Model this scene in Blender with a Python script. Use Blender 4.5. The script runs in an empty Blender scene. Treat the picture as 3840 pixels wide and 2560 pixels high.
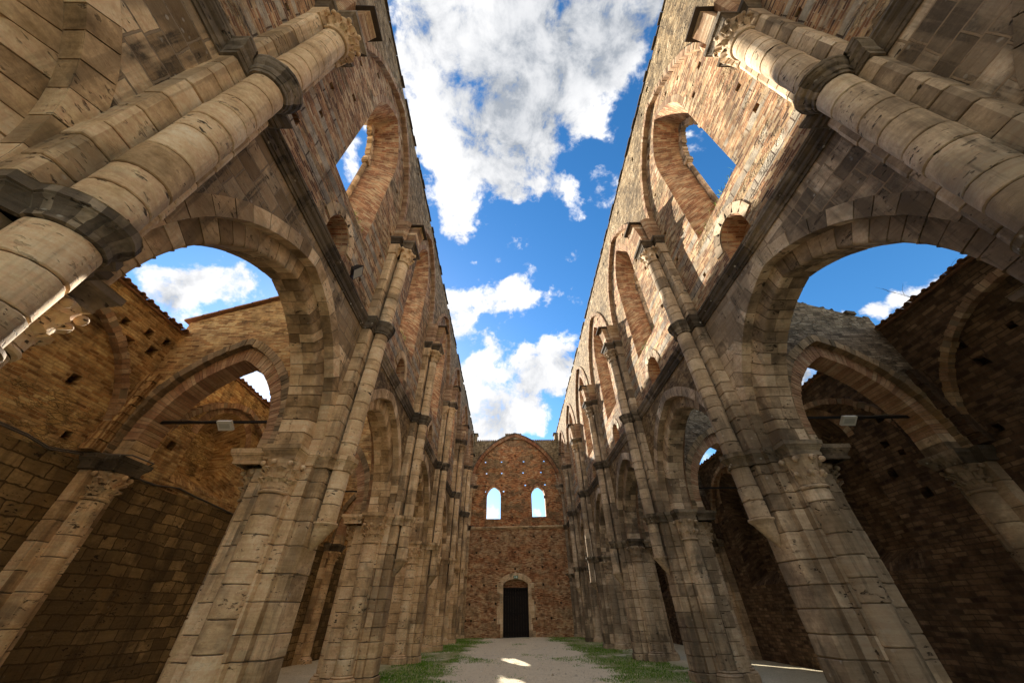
import bpy, math, random
from mathutils import Vector, Matrix
from mathutils.geometry import delaunay_2d_cdt
random.seed(7)
R = math.radians
sc = bpy.context.scene
col = sc.collection
XL = 0.70                      # the camera stands this far left of the nave's axis

# ------------------------------------------------------------------ node helpers
class NT:
    def __init__(s, nt): s.nt = nt; s.n = nt.nodes; s.l = nt.links
    def node(s, t, **kw):
        n = s.n.new(t)
        for k, v in kw.items(): setattr(n, k, v)
        return n
    def put(s, sock, v):
        if hasattr(v, 'is_output') or isinstance(v, bpy.types.NodeSocket): s.l.new(v, sock)
        elif v is not None:
            if isinstance(v, (tuple, list)) and len(v) == 3 and sock.type == 'RGBA': v = (*v, 1)
            sock.default_value = v
    def math(s, op, a, b=None, c=None, clamp=False):
        n = s.node('ShaderNodeMath', operation=op); n.use_clamp = clamp
        s.put(n.inputs[0], a)
        if b is not None: s.put(n.inputs[1], b)
        if c is not None: s.put(n.inputs[2], c)
        return n.outputs[0]
    def vmath(s, op, a, b=None):
        n = s.node('ShaderNodeVectorMath', operation=op); s.put(n.inputs[0], a)
        if b is not None: s.put(n.inputs[1], b)
        return n
    def noise(s, vec, scale, detail=4, rough=.55, dist=0.0):
        n = s.node('ShaderNodeTexNoise'); s.put(n.inputs['Vector'], vec)
        n.inputs['Scale'].default_value = scale; n.inputs['Detail'].default_value = detail
        n.inputs['Roughness'].default_value = rough; n.inputs['Distortion'].default_value = dist
        return n
    def ramp(s, f, lo, hi, a=0.0, b=1.0, smooth=True):
        n = s.node('ShaderNodeMapRange')
        if smooth: n.interpolation_type = 'SMOOTHSTEP'
        s.put(n.inputs[0], f)
        for i, v in enumerate((lo, hi, a, b)): s.put(n.inputs[i+1], v)
        return n.outputs[0]
    def mix(s, f, a, b, blend='MIX'):
        n = s.node('ShaderNodeMix', data_type='RGBA', blend_type=blend)
        s.put(n.inputs[0], f); s.put(n.inputs[6], a); s.put(n.inputs[7], b)
        return n.outputs[2]
    def stops(s, f, cols):
        n = s.node('ShaderNodeValToRGB'); s.put(n.inputs[0], f); e = n.color_ramp.elements
        while len(e) < len(cols): e.new(.5)
        for i, c in enumerate(cols):
            e[i].position = c[0]; e[i].color = (*c[1], 1)
        return n.outputs[0]
    def mapping(s, vec, scale=(1,1,1), loc=(0,0,0), rot=(0,0,0)):
        n = s.node('ShaderNodeMapping'); s.put(n.inputs[0], vec)
        n.inputs['Scale'].default_value = scale; n.inputs['Location'].default_value = loc; n.inputs['Rotation'].default_value = rot
        return n.outputs[0]

def new_mat(name):
    m = bpy.data.materials.new(name); m.use_nodes = True
    t = NT(m.node_tree); t.n.clear()
    out = t.node('ShaderNodeOutputMaterial'); b = t.node('ShaderNodeBsdfPrincipled')
    t.l.new(b.outputs[0], out.inputs[0])
    b.inputs['Roughness'].default_value = .92
    b.inputs['Specular IOR Level'].default_value = .2
    return m, t, b

def plain(name, c, rough=.6, metal=0.0, var=.15):
    m, t, b = new_mat(name)
    g = t.node('ShaderNodeNewGeometry').outputs['Position']
    n = t.noise(g, 9, 5)
    t.put(b.inputs['Base Color'], t.mix(n.outputs[0], tuple(x*(1-var) for x in c), tuple(min(1, x*(1+var)) for x in c)))
    b.inputs['Roughness'].default_value = rough; b.inputs['Metallic'].default_value = metal
    return m

def stone_mat(name, pal, stain=(.05,.04,.029), stain_amt=.75, mode='blocks', bw=.55, bh=.31, lichen=.5, warm=(.30,.20,.07), warm_amt=.35, pit=1.0, mortar=(.26,.2,.135), stain_lo=.47, scale=1.0, wob=1.0):
    """travertine: 'blocks' takes a tone per face, 'wall' lays coursed ashlar along the UV map (metres)"""
    m, t, b = new_mat(name)
    geo = t.node('ShaderNodeNewGeometry'); P = geo.outputs['Position']
    uv = t.node('ShaderNodeTexCoord').outputs['UV']
    nl = t.noise(P, .42, 5, .64, .4)
    nm = t.noise(P, 2.3, 5, .66)
    nf = t.noise(P, 23, 3, .7)
    if mode == 'blocks':
        tone = t.node('ShaderNodeAttribute', attribute_name='tone').outputs['Fac']; mfac = None
    else:
        wob_ = t.noise(uv, 1.1, 3); w2 = t.vmath('SCALE', t.vmath('SUBTRACT', wob_.outputs['Color'], (.5,.5,.5)).outputs[0]); w2.inputs['Scale'].default_value = .09*wob
        wf = t.noise(uv, 9, 3); w3 = t.vmath('SCALE', t.vmath('SUBTRACT', wf.outputs['Color'], (.5,.5,.5)).outputs[0]); w3.inputs['Scale'].default_value = .022*wob
        uvw = t.vmath('ADD', t.vmath('ADD', uv, w2.outputs[0]).outputs[0], w3.outputs[0]).outputs[0]
        br = t.node('ShaderNodeTexBrick', offset=.43, squash=.75, squash_frequency=3)
        t.put(br.inputs['Vector'], uvw); br.inputs['Scale'].default_value = 1
        br.inputs['Brick Width'].default_value = bw; br.inputs['Row Height'].default_value = bh
        br.inputs['Mortar Size'].default_value = .014; br.inputs['Mortar Smooth'].default_value = .25
        br.inputs['Color1'].default_value = (0,0,0,1); br.inputs['Color2'].default_value = (1,1,1,1); br.inputs['Mortar'].default_value = (.5,.5,.5,1)
        tone = br.outputs['Color']; mfac = br.outputs['Fac']
    tt = t.math('ADD', t.math('MULTIPLY', tone, .55), t.math('MULTIPLY', t.math('SUBTRACT', nm.outputs[0], .27), 1.25))
    c = t.stops(tt, pal)
    bed = t.noise(t.mapping(P, (1.5,1.5,19)), 1.0, 4, .7, .25)
    c = t.mix(.4, c, t.mix(t.ramp(bed.outputs[0], .32, .66), (.34,.33,.32), (.62,.62,.62)), 'OVERLAY')
    blk = t.math('FRACT', t.math('MULTIPLY', tone, 7.31))
    # ochre staining, dark weathering and run-off streaks
    c = t.mix(t.math('MULTIPLY', t.ramp(t.noise(P, .9, 4, .65).outputs[0], .52, .66), warm_amt), c, warm)
    st = t.noise(t.mapping(P, (2.2,2.2,.2)), 1.2, 5, .68)
    s1 = t.ramp(t.math('ADD', nl.outputs[0], t.math('MULTIPLY', t.math('SUBTRACT', tone, .5), -.11)), stain_lo, stain_lo+.10)
    s2 = t.ramp(st.outputs[0], .51, .64)
    s = t.math('MULTIPLY', t.math('ADD', t.math('MULTIPLY', s1, .7), t.math('MULTIPLY', s2, .55), clamp=True), stain_amt)
    s = t.math('MULTIPLY', s, t.math('MULTIPLY', t.ramp(nf.outputs[0], .25, .6, .7, 1.0), t.ramp(nm.outputs[0], .3, .55, .55, 1.0)))
    c = t.mix(s, c, stain)
    # travertine pits, drawn out along the bed and gathered in clusters
    pv = t.mapping(P, (8*scale, 8*scale, 21*scale))
    p1 = t.noise(pv, 1.0, 3, .6, .35)
    pm = t.math('MULTIPLY', t.ramp(p1.outputs[0], .60, .65), t.ramp(nm.outputs[0], .44, .54))
    p2 = t.noise(t.mapping(P, (3.6,3.6,8.5), (3,1,7)), 1.0, 4, .62, .5)
    pm2 = t.math('MULTIPLY', t.ramp(p2.outputs[0], .655, .69), t.ramp(nl.outputs[0], .40, .5))
    pits = t.math('MULTIPLY', t.math('MULTIPLY', t.math('MAXIMUM', pm, pm2), t.ramp(blk, .35, .75, .12, 1.0)), pit, clamp=True)
    c = t.mix(t.math('MULTIPLY', pits, .88), c, (.03,.021,.014))
    # pale lichen specks
    vl = t.node('ShaderNodeTexVoronoi'); t.put(vl.inputs['Vector'], P); vl.inputs['Scale'].default_value = 7
    lm = t.math('MULTIPLY', t.ramp(vl.outputs['Distance'], .22, .12), t.math('MULTIPLY', s1, t.ramp(t.noise(P, 3.1, 2).outputs[0], .54, .62)))
    c = t.mix(t.math('MULTIPLY', lm, lichen), c, (.5,.47,.4))
    c = t.mix(.5, c, t.mix(nf.outputs[0], (.08,.08,.08), (.92,.92,.92)), 'OVERLAY')
    h = t.math('ADD', t.math('MULTIPLY', pits, -1.0), t.math('ADD', t.math('MULTIPLY', nf.outputs[0], .25), t.math('MULTIPLY', nm.outputs[0], .6)))
    if mfac is not None:
        c = t.mix(t.math('MULTIPLY', mfac, .9), c, mortar)
        h = t.math('ADD', h, t.math('ADD', t.math('MULTIPLY', mfac, -.9), t.math('MULTIPLY', tone, .25)))
    bp = t.node('ShaderNodeBump'); bp.inputs['Strength'].default_value = .85; bp.inputs['Distance'].default_value = .022 if mfac is None else .04
    t.put(bp.inputs['Height'], h); t.put(b.inputs['Normal'], bp.outputs[0]); t.put(b.inputs['Base Color'], c)
    return m

def brick_mat(name, pal, mortar, bw=.27, bh=.064, rubble=.0, rub_pal=None, stain=(.06,.045,.03), stain_amt=.6, stain_lo=.5, bands=None, rot=False, wob_amt=.03, msize=.009, rub_lo=.55, tint=None):
    """brickwork laid along the UV map (metres) with patches of rough stone where it was mended"""
    m, t, b = new_mat(name)
    P = t.node('ShaderNodeNewGeometry').outputs['Position']
    uv = t.node('ShaderNodeTexCoord').outputs['UV']
    wob = t.noise(uv, 1.7, 4, .6); w2 = t.vmath('SCALE', t.vmath('SUBTRACT', wob.outputs['Color'], (.5,.5,.5)).outputs[0]); w2.inputs['Scale'].default_value = wob_amt*3
    wf = t.noise(uv, 16, 3); w3 = t.vmath('SCALE', t.vmath('SUBTRACT', wf.outputs['Color'], (.5,.5,.5)).outputs[0]); w3.inputs['Scale'].default_value = wob_amt*.55
    uvw = t.vmath('ADD', t.vmath('ADD', uv, w2.outputs[0]).outputs[0], w3.outputs[0]).outputs[0]
    br = t.node('ShaderNodeTexBrick', offset=.47, squash=.8, squash_frequency=3)
    t.put(br.inputs['Vector'], uvw); br.inputs['Scale'].default_value = 1
    br.inputs['Brick Width'].default_value = bw; br.inputs['Row Height'].default_value = bh
    br.inputs['Mortar Size'].default_value = msize; br.inputs['Mortar Smooth'].default_value = .3
    br.inputs['Color1'].default_value = (0,0,0,1); br.inputs['Color2'].default_value = (1,1,1,1); br.inputs['Mortar'].default_value = (.5,.5,.5,1)
    nl = t.noise(P, .55, 5, .66, .5); nm = t.noise(P, 3.0, 5, .68); nf = t.noise(P, 27, 3, .7)
    tone = t.math('ADD', t.math('MULTIPLY', br.outputs['Color'], .85), t.math('MULTIPLY', t.math('SUBTRACT', t.noise(uv, 1.3, 4, .7).outputs[0], .42), .8))
    c = t.stops(tone, pal)
    c = t.mix(t.math('MULTIPLY', br.outputs['Fac'], .85), c, mortar)
    h = t.math('ADD', t.math('MULTIPLY', br.outputs['Fac'], -1.0), t.math('MULTIPLY', br.outputs['Color'], .5))
    if rubble > 0:
        rv = t.mapping(uvw, (4.6, 12.5, 1))
        v = t.node('ShaderNodeTexVoronoi', feature='DISTANCE_TO_EDGE'); t.put(v.inputs['Vector'], rv); v.inputs['Scale'].default_value = 1
        v2 = t.node('ShaderNodeTexVoronoi'); t.put(v2.inputs['Vector'], rv); v2.inputs['Scale'].default_value = 1
        rc = t.stops(t.math('ADD', t.math('MULTIPLY', v2.outputs['Color'], .7), t.math('MULTIPLY', nm.outputs[0], .35)), rub_pal)
        em = t.ramp(v.outputs['Distance'], .0, .1, .35, 1.0)
        rc = t.mix(em, tuple(x*.62 for x in mortar), rc)
        holes = t.math('MULTIPLY', t.ramp(nm.outputs[0], .60, .68), t.ramp(em, 1.0, .2, .5, 1.0))
        rc = t.mix(t.math('MULTIPLY', holes, .85), rc, (.03,.02,.013))
        f = t.ramp(t.noise(t.mapping(uv, (.7,1.25,1)), .75, 6, .68).outputs[0], rub_lo, rub_lo+.05)
        f = t.math('MULTIPLY', f, rubble)
        c = t.mix(f, c, rc)
        rh = t.math('ADD', t.math('MULTIPLY', em, 1.3), t.math('MULTIPLY', holes, -1.5))
        hm = t.node('ShaderNodeMix', data_type='FLOAT'); t.put(hm.inputs[0], f); t.put(hm.inputs[2], h); t.put(hm.inputs[3], rh); h = hm.outputs[0]
    if bands:                    # courses of pale squared stone between the bricks (z ranges, wall's own pattern)
        z = t.node('ShaderNodeSeparateXYZ'); t.put(z.inputs[0], uvw)
        bsum = None
        for z0, z1 in bands:
            bb = t.math('MULTIPLY', t.ramp(z.outputs[1], z0-.01, z0+.01), t.ramp(z.outputs[1], z1+.01, z1-.01))
            bsum = bb if bsum is None else t.math('MAXIMUM', bsum, bb)
        bk = t.node('ShaderNodeTexBrick'); t.put(bk.inputs['Vector'], uvw); bk.inputs['Scale'].default_value = 1
        bk.inputs['Brick Width'].default_value = .62; bk.inputs['Row Height'].default_value = 3; bk.inputs['Mortar Size'].default_value = .015
        bk.inputs['Color1'].default_value = (.42,.36,.27,1); bk.inputs['Color2'].default_value = (.27,.225,.17,1); bk.inputs['Mortar'].default_value = (.1,.07,.05,1)
        c = t.mix(t.math('MULTIPLY', bsum, t.ramp(nl.outputs[0], .62, .5)), c, bk.outputs['Color'])
    if tint:
        tf = t.ramp(t.noise(t.mapping(P, (.5,.5,1.1), (4,2,1)), .8, 5, .65).outputs[0], .5, .6)
        c = t.mix(t.math('MULTIPLY', tf, tint[1]), c, tint[0], 'MULTIPLY')
    st = t.noise(t.mapping(P, (1.3,1.3,.3)), 1.2, 5, .66)
    s = t.math('MULTIPLY', t.math('MAXIMUM', t.ramp(nl.outputs[0], stain_lo, stain_lo+.2), t.ramp(st.outputs[0], .56, .75)), stain_amt)
    c = t.mix(s, c, stain)
    c = t.mix(t.math('MULTIPLY', t.ramp(nf.outputs[0], .62, .7), .5), c, (.04,.028,.02))
    c = t.mix(.6, c, t.mix(t.ramp(nm.outputs[0], .3, .7), (.2,.2,.2), (.8,.8,.8)), 'OVERLAY')
    h = t.math('ADD', h, t.math('ADD', t.math('MULTIPLY', nf.outputs[0], .35), t.math('MULTIPLY', nm.outputs[0], .9)))
    bp = t.node('ShaderNodeBump'); bp.inputs['Strength'].default_value = .9; bp.inputs['Distance'].default_value = .035
    t.put(bp.inputs['Height'], h); t.put(b.inputs['Normal'], bp.outputs[0]); t.put(b.inputs['Base Color'], c)
    return m

PAL_L = [(0,(.115,.072,.036)), (.25,(.35,.232,.118)), (.5,(.60,.42,.235)), (.75,(.74,.545,.33)), (1,(.83,.66,.44))]
PAL_R = [(0,(.08,.059,.04)), (.25,(.25,.185,.122)), (.5,(.48,.36,.235)), (.75,(.64,.495,.335)), (1,(.76,.62,.45))]
PAL_B = [(0,(.08,.042,.025)), (.2,(.21,.095,.047)), (.4,(.37,.185,.085)), (.6,(.45,.275,.135)), (.8,(.51,.365,.20)), (1,(.58,.47,.31))]
RUB = [(0,(.06,.04,.022)), (.3,(.19,.125,.062)), (.55,(.33,.23,.12)), (.8,(.45,.335,.195)), (1,(.57,.47,.33))]
RUBD = [(0,(.05,.032,.017)), (.3,(.17,.105,.048)), (.6,(.30,.20,.095)), (1,(.42,.31,.17))]
M = {}
M['block_l'] = stone_mat('pale_travertine_blocks', PAL_L, stain_amt=.72, stain_lo=.49)
M['block_r'] = stone_mat('grey_travertine_blocks', PAL_R, stain_amt=.78, stain_lo=.45, lichen=.4, warm_amt=.2)
M['ash_l'] = stone_mat('pale_travertine_ashlar', PAL_L, mode='wall', stain_amt=.95, stain_lo=.36)
M['ash_r'] = stone_mat('grey_travertine_ashlar', PAL_R, mode='wall', stain_amt=.85, stain_lo=.44, warm_amt=.2, mortar=(.33,.24,.15))
M['impost'] = stone_mat('weathered_impost_stone', [(0,(.09,.07,.05)), (.5,(.25,.195,.135)), (1,(.45,.37,.26))], stain=(.03,.025,.02), stain_amt=.85, stain_lo=.42, lichen=.8)
M['rubble_dark'] = brick_mat('brown_spongy_rubble', RUBD, (.24,.16,.08), bw=.3, bh=.12, rubble=1.0, rub_pal=RUBD, rub_lo=.30, wob_amt=.07, stain_amt=.5)
M['mould'] = stone_mat('blackened_moulding_stone', [(0,(.07,.055,.04)), (.5,(.2,.16,.115)), (1,(.38,.31,.225))], stain=(.022,.018,.014), stain_amt=.9, stain_lo=.41, lichen=.9)
M['mortar'] = plain('old_lime_mortar', (.23,.175,.115), .95)
M['brick'] = brick_mat('clerestory_brick_and_rubble', PAL_B, (.42,.32,.21), rubble=.95, rub_pal=RUB, rub_lo=.545, bands=[(8.95,9.2),(9.55,9.78),(10.2,10.42),(10.85,11.0)])
M['rubble'] = brick_mat('rough_tufa_rubble', RUB, (.33,.25,.155), bw=.34, bh=.12, rubble=1.0, rub_pal=RUB, rub_lo=.36, wob_amt=.06)
M['jamb'] = brick_mat('window_jamb_brick', [(0,(.22,.09,.05)), (.3,(.37,.165,.085)), (.5,(.47,.25,.13)), (.7,(.54,.37,.21)), (1,(.60,.46,.29))], (.48,.37,.235), stain_amt=.25, stain_lo=.58)
M['aisle_l'] = brick_mat('ochre_aisle_brick', [(0,(.17,.085,.035)), (.3,(.40,.215,.085)), (.6,(.53,.34,.145)), (1,(.62,.45,.225))], (.44,.30,.145), bw=.25, rubble=.9, rub_pal=[(0,(.10,.055,.022)), (.5,(.46,.29,.11)), (1,(.62,.44,.2))], rub_lo=.57, stain_amt=.6, stain_lo=.5)
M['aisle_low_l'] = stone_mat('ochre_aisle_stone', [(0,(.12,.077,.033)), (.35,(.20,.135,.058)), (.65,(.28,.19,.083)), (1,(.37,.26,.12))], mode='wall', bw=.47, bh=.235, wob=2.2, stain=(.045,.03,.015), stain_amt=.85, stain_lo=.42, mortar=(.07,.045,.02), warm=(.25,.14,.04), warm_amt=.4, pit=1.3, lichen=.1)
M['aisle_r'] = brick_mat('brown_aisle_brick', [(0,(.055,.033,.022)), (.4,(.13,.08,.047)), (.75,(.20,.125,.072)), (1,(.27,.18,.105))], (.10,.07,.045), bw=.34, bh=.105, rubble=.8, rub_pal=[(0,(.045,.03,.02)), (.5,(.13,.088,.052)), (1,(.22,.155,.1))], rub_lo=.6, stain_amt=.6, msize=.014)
M['arch_brick'] = plain('voussoir_brick', (.36,.19,.105), .92, var=.5)
M['red'] = brick_mat('red_facade_brick', [(0,(.13,.045,.023)), (.22,(.40,.145,.058)), (.45,(.60,.25,.095)), (.7,(.63,.33,.145)), (1,(.66,.46,.26))], (.26,.15,.08), bh=.075, tint=((.75,.85,.85), .8), rubble=.85, rub_pal=[(0,(.09,.05,.026)), (.5,(.32,.185,.09)), (1,(.48,.33,.18))], rub_lo=.5, stain=(.05,.028,.016), stain_amt=.42, stain_lo=.5)
M['brown'] = brick_mat('brown_facade_brick', [(0,(.15,.06,.03)), (.3,(.40,.185,.085)), (.6,(.55,.33,.165)), (1,(.65,.48,.29))], (.46,.32,.175), bh=.075, tint=((.85,.6,.48), .6), rubble=.6, rub_pal=[(0,(.16,.085,.04)), (.5,(.47,.31,.16)), (1,(.62,.47,.28))], rub_lo=.52, stain=(.07,.035,.02), stain_amt=.42, stain_lo=.54)
M['tile'] = plain('terracotta_tile', (.30,.165,.095), .9, var=.5)
M['slab'] = plain('dark_capping_slab', (.07,.055,.042), .9, var=.4)
M['wood'] = plain('dark_door_wood', (.012,.008,.006), .7, var=.4)
M['iron'] = plain('dark_wrought_iron', (.02,.017,.015), .6, .6)
M['white'] = plain('white_lamp_housing', (.72,.72,.68), .4, var=.05)
M['glass'] = plain('lamp_glass', (.55,.56,.52), .2, var=.1)
M['black'] = plain('black_lamp_housing', (.012,.012,.014), .45)
M['green'] = plain('exit_sign_green', (.0,.19,.08), .4, var=.05)
M['signwhite'] = plain('exit_sign_white', (.85,.87,.85), .4, var=.03)
M['bark'] = plain('twig_bark', (.05,.04,.03), .9, var=.3)
M['cable'] = plain('grey_cable', (.12,.10,.08), .6, var=.2)

# ------------------------------------------------------------------ mesh builder
class MB:
    def __init__(s): s.v = []; s.f = []; s.uv = []; s.m = []; s.t = []; s.sm = []
    def pt(s, p): s.v.append(tuple(p)); return len(s.v)-1
    def face(s, pts, mat, uv=None, tone=.5, smooth=False):
        i = [s.pt(p) for p in pts]; s.fi(i, mat, uv, tone, smooth)
    def fi(s, idx, mat, uv=None, tone=.5, smooth=False):
        s.f.append(idx); s.m.append(mat); s.t.append(tone); s.sm.append(smooth)
        s.uv.append(uv if uv else [(0,0)]*len(idx))
    def strip(s, A, B, mat, closed=False, tone=.5, smooth=False, va=0.0, vb=1.0, uvs=None):
        a = [s.pt(p) for p in A]; b = [s.pt(p) for p in B]
        n = len(A); acc = 0.0
        for i in range(n if closed else n-1):
            j = (i+1) % n
            L = (Vector(A[i])-Vector(A[j])).length
            tn = tone[i] if isinstance(tone, list) else tone
            s.fi([a[i], a[j], b[j], b[i]], mat, [(acc,va), (acc+L,va), (acc+L,vb), (acc,vb)] if uvs is None else uvs(i, j), tn, smooth)
            acc += L
    def box(s, c, h, mat, tone=None, rot=None):
        tone = random.random() if tone is None else tone
        P = [Vector((x*h[0], y*h[1], z*h[2])) for x in (-1,1) for y in (-1,1) for z in (-1,1)]
        if rot is not None: P = [rot @ p for p in P]
        P = [p+Vector(c) for p in P]
        for q in ((0,1,3,2), (4,6,7,5), (0,4,5,1), (2,3,7,6), (0,2,6,4), (1,5,7,3)):
            pts = [P[k] for k in q]
            e = (pts[1]-pts[0]).length; g = (pts[2]-pts[1]).length
            s.face(pts, mat, [(0,0), (0,e), (g,e), (g,0)], tone)
    def prism(s, loop, f0, f1, mat, tone=.5, caps=True):
        """extrude a 2D loop between f0(a,b) and f1(a,b)"""
        A = [f0(*p) for p in loop]; B = [f1(*p) for p in loop]
        s.strip(A, B, mat, True, tone)
        if caps:
            s.face(A, mat, [tuple(p) for p in loop], tone); s.face(B, mat, [tuple(p) for p in loop], tone)
    def build(s, name, parent=None):
        off = Vector(parent['_w']) if parent is not None else Vector((0,0,0))
        me = bpy.data.meshes.new(name)
        me.from_pydata([tuple(Vector(p)-off) for p in s.v], [], s.f)
        names = []
        for k in s.m:
            if k not in names: names.append(k); me.materials.append(M[k])
        me.polygons.foreach_set('material_index', [names.index(k) for k in s.m])
        me.polygons.foreach_set('use_smooth', s.sm)
        ul = me.uv_layers.new(name='UVMap')
        ul.data.foreach_set('uv', [x for f in s.uv for q in f for x in q])
        at = me.attributes.new('tone', 'FLOAT', 'FACE'); at.data.foreach_set('value', s.t)
        me.update()
        o = bpy.data.objects.new(name, me); col.objects.link(o)
        if parent is not None: o.parent = parent; o['_w'] = parent['_w']
        else: o['_w'] = (0.0,0.0,0.0)
        return o

def thing(name, label, cat, loc, group=None):
    o = bpy.data.objects.new(name, None); col.objects.link(o)
    o.location = loc; o['_w'] = tuple(float(x) for x in loc); o['label'] = label; o['category'] = cat
    o.empty_display_size = .3
    if group: o['group'] = group
    return o
def tag(o, label, cat, group=None):
    o['label'] = label; o['category'] = cat
    if group: o['group'] = group
    return o

# ------------------------------------------------------------------ geometry helpers
def inside(p, poly):
    x, y = p; c = False; n = len(poly)
    for i in range(n):
        x1, y1 = poly[i]; x2, y2 = poly[i-1]
        if (y1 > y) != (y2 > y) and x < (x2-x1)*(y-y1)/(y2-y1)+x1: c = not c
    return c
def patch(mb, outer, holes, f3, mat, step=None):
    """a flat wall with openings, triangulated; UV in metres"""
    V = []; Ed = []
    for lp in [outer]+holes:
        b = len(V); V += [Vector(p) for p in lp]; n = len(lp)
        Ed += [(b+i, b+(i+1) % n) for i in range(n)]
    vs, es, fs = delaunay_2d_cdt(V, Ed, [], 0, 1e-5)[:3]
    idx = [mb.pt(f3(*v)) for v in vs]
    for f in fs:
        c = sum((Vector(vs[i]) for i in f), Vector((0,0)))/len(f)
        if not inside(c, outer) or any(inside(c, h) for h in holes): continue
        mb.fi([idx[i] for i in f], mat, [tuple(vs[i]) for i in f])
def reveal(mb, A, B, f0, f1, mat, depth, tone=.5):
    """the sides of an opening between loop A on face f0 and loop B on face f1"""
    n = len(A); acc = 0
    PA = [f0(*p) for p in A]; PB = [f1(*p) for p in B]
    for i in range(n):
        j = (i+1) % n; L = (Vector(A[i])-Vector(A[j])).length
        mb.face([PA[i], PA[j], PB[j], PB[i]], mat, [(0,acc), (0,acc+L), (depth,acc+L), (depth,acc)], tone)
        acc += L
def arcR(w, h): return (h*h+w*w)/(2*w)
def parch(c, w, h, zs, t=0.0, n=14):
    """pointed arch, from the left springing over the point to the right springing; t offsets it outward"""
    Rr = arcR(w, h); r = Rr+t; th = math.acos(max(-1, min(1, (Rr-w)/r)))
    L = [(c-w+Rr-r*math.cos(th*i/n), zs+r*math.sin(th*i/n)) for i in range(n+1)]
    return L+[(2*c-x, z) for x, z in reversed(L[:-1])]
def opening(c, w, z0, zs, h, n=12): return [(c-w,z0)]+parch(c, w, h, zs, 0, n)+[(c+w,z0)]
def jit(lp, a): return [(x+random.uniform(-a,a), y+random.uniform(-a,a)) for x, y in lp]
def hole(y, z, s=.11, rx=1.0):
    k = lambda: random.uniform(.75,1.2)
    return [(y-s*rx*k(), z-s*k()), (y+s*rx*k(), z-s*k()), (y+s*rx*k(), z+s*k()), (y-s*rx*k(), z+s*k())]
def voussoirs(mb, c, w, h, zs, t, d0, d1, f3, mat, n=11, gap=.007, jr=.005, jd=.005, core='mortar', back=True, split=False, round_edge=0.0, stilt=0.0):
    """a ring of separate arch stones; f3(a, b, d); d0 is the face towards the viewer"""
    Rr = arcR(w, h)
    def pos(side, tau, r):
        th = math.acos(max(-1, min(1, (Rr-w)/r)))*tau
        a = c-w+Rr-r*math.cos(th)
        return (a if side < 0 else 2*c-a, zs+r*math.sin(th))
    dd = 1 if d1 > d0 else -1
    for side in (-1, 1):
        cuts = [0]
        ws = [random.uniform(.75, 1.25) for _ in range(n)]; tot = sum(ws); acc = 0
        for q in ws: acc += q; cuts.append(acc/tot)
        for k in range(n):
            g = gap/(Rr*1.2)
            t0 = cuts[k]+g; t1 = cuts[k+1]-g
            r0 = Rr+random.uniform(-jr, jr); r1 = Rr+t+random.uniform(-jr, jr)*1.5; e0 = d0+dd*random.uniform(-jd, jd)
            parts = [(e0, d1)]
            if split:
                q = d0+(d1-d0)*random.uniform(.35,.65); parts = [(e0, q-dd*gap*.6), (q+dd*gap*.6, d1)]
            for pi, (da, db) in enumerate(parts):
                tn = random.random(); S = 3
                lo = []; hi = []
                for q in range(S+1):
                    tau = t0+(t1-t0)*q/S
                    lo.append(pos(side, tau, r0)); hi.append(pos(side, tau, r1))
                re = round_edge if pi == 0 else 0
                if re:
                    prof = []
                    for aa in range(5):
                        an = math.pi/2*aa/4
                        prof.append((r0+re*(1-math.sin(an)), da+dd*re*(1-math.cos(an))))
                    rows = []
                    for rr, dq in prof: rows.append([f3(*pos(side, t0+(t1-t0)*q/S, rr), dq) for q in range(S+1)])
                    for x, y in zip(rows, rows[1:]): mb.strip(x, y, mat, tone=tn, smooth=False)
                    A0 = rows[0]; A1 = [f3(*p, da) for p in hi]
                    mb.strip(A0, A1, mat, tone=tn)
                    S0 = rows[-1]
                else:
                    mb.strip([f3(*p, da) for p in lo], [f3(*p, da) for p in hi], mat, tone=tn)
                    S0 = [f3(*p, da) for p in lo]
                mb.strip(S0, [f3(*p, db) for p in lo], mat, tone=tn)
                mb.strip([f3(*p, da) for p in hi], [f3(*p, db) for p in hi], mat, tone=tn)
                if back: mb.strip([f3(*p, db) for p in lo], [f3(*p, db) for p in hi], mat, tone=tn)
                for q in (0, S): mb.face([f3(*lo[q], da), f3(*hi[q], da), f3(*hi[q], db), f3(*lo[q], db)], mat, None, tn)
    if core:
        ins = .012+round_edge*.3
        A = parch(c, w, h, zs, ins, 20); B = parch(c, w, h, zs, t-.004, 20)
        mb.strip([f3(*p, d0+dd*ins) for p in A], [f3(*p, d0+dd*ins) for p in B], core)
        mb.strip([f3(*p, d0+dd*ins) for p in A], [f3(*p, d1-dd*.01) for p in A], core)
def offset(path, r, closed):
    """mitred offset to the left of the walking direction"""
    n = len(path); out = []
    for i in range(n):
        p = Vector(path[i])
        a = Vector(path[i-1]) if (closed or i > 0) else None
        b = Vector(path[(i+1) % n]) if (closed or i < n-1) else None
        ns = []
        for q0, q1 in ((a,p), (p,b)):
            if q0 is None or q1 is None: continue
            e = q1-q0
            if e.length < 1e-9: continue
            e.normalize(); ns.append(Vector((-e.y, e.x)))
        if len(ns) == 2:
            m = ns[0]+ns[1]
            if m.length < 1e-6: m = ns[0].copy()
            m.normalize(); k = max(.5, m.dot(ns[0])); out.append(tuple(p+m*(r/k)))
        else: out.append(tuple(p+ns[0]*r))
    return out
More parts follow.
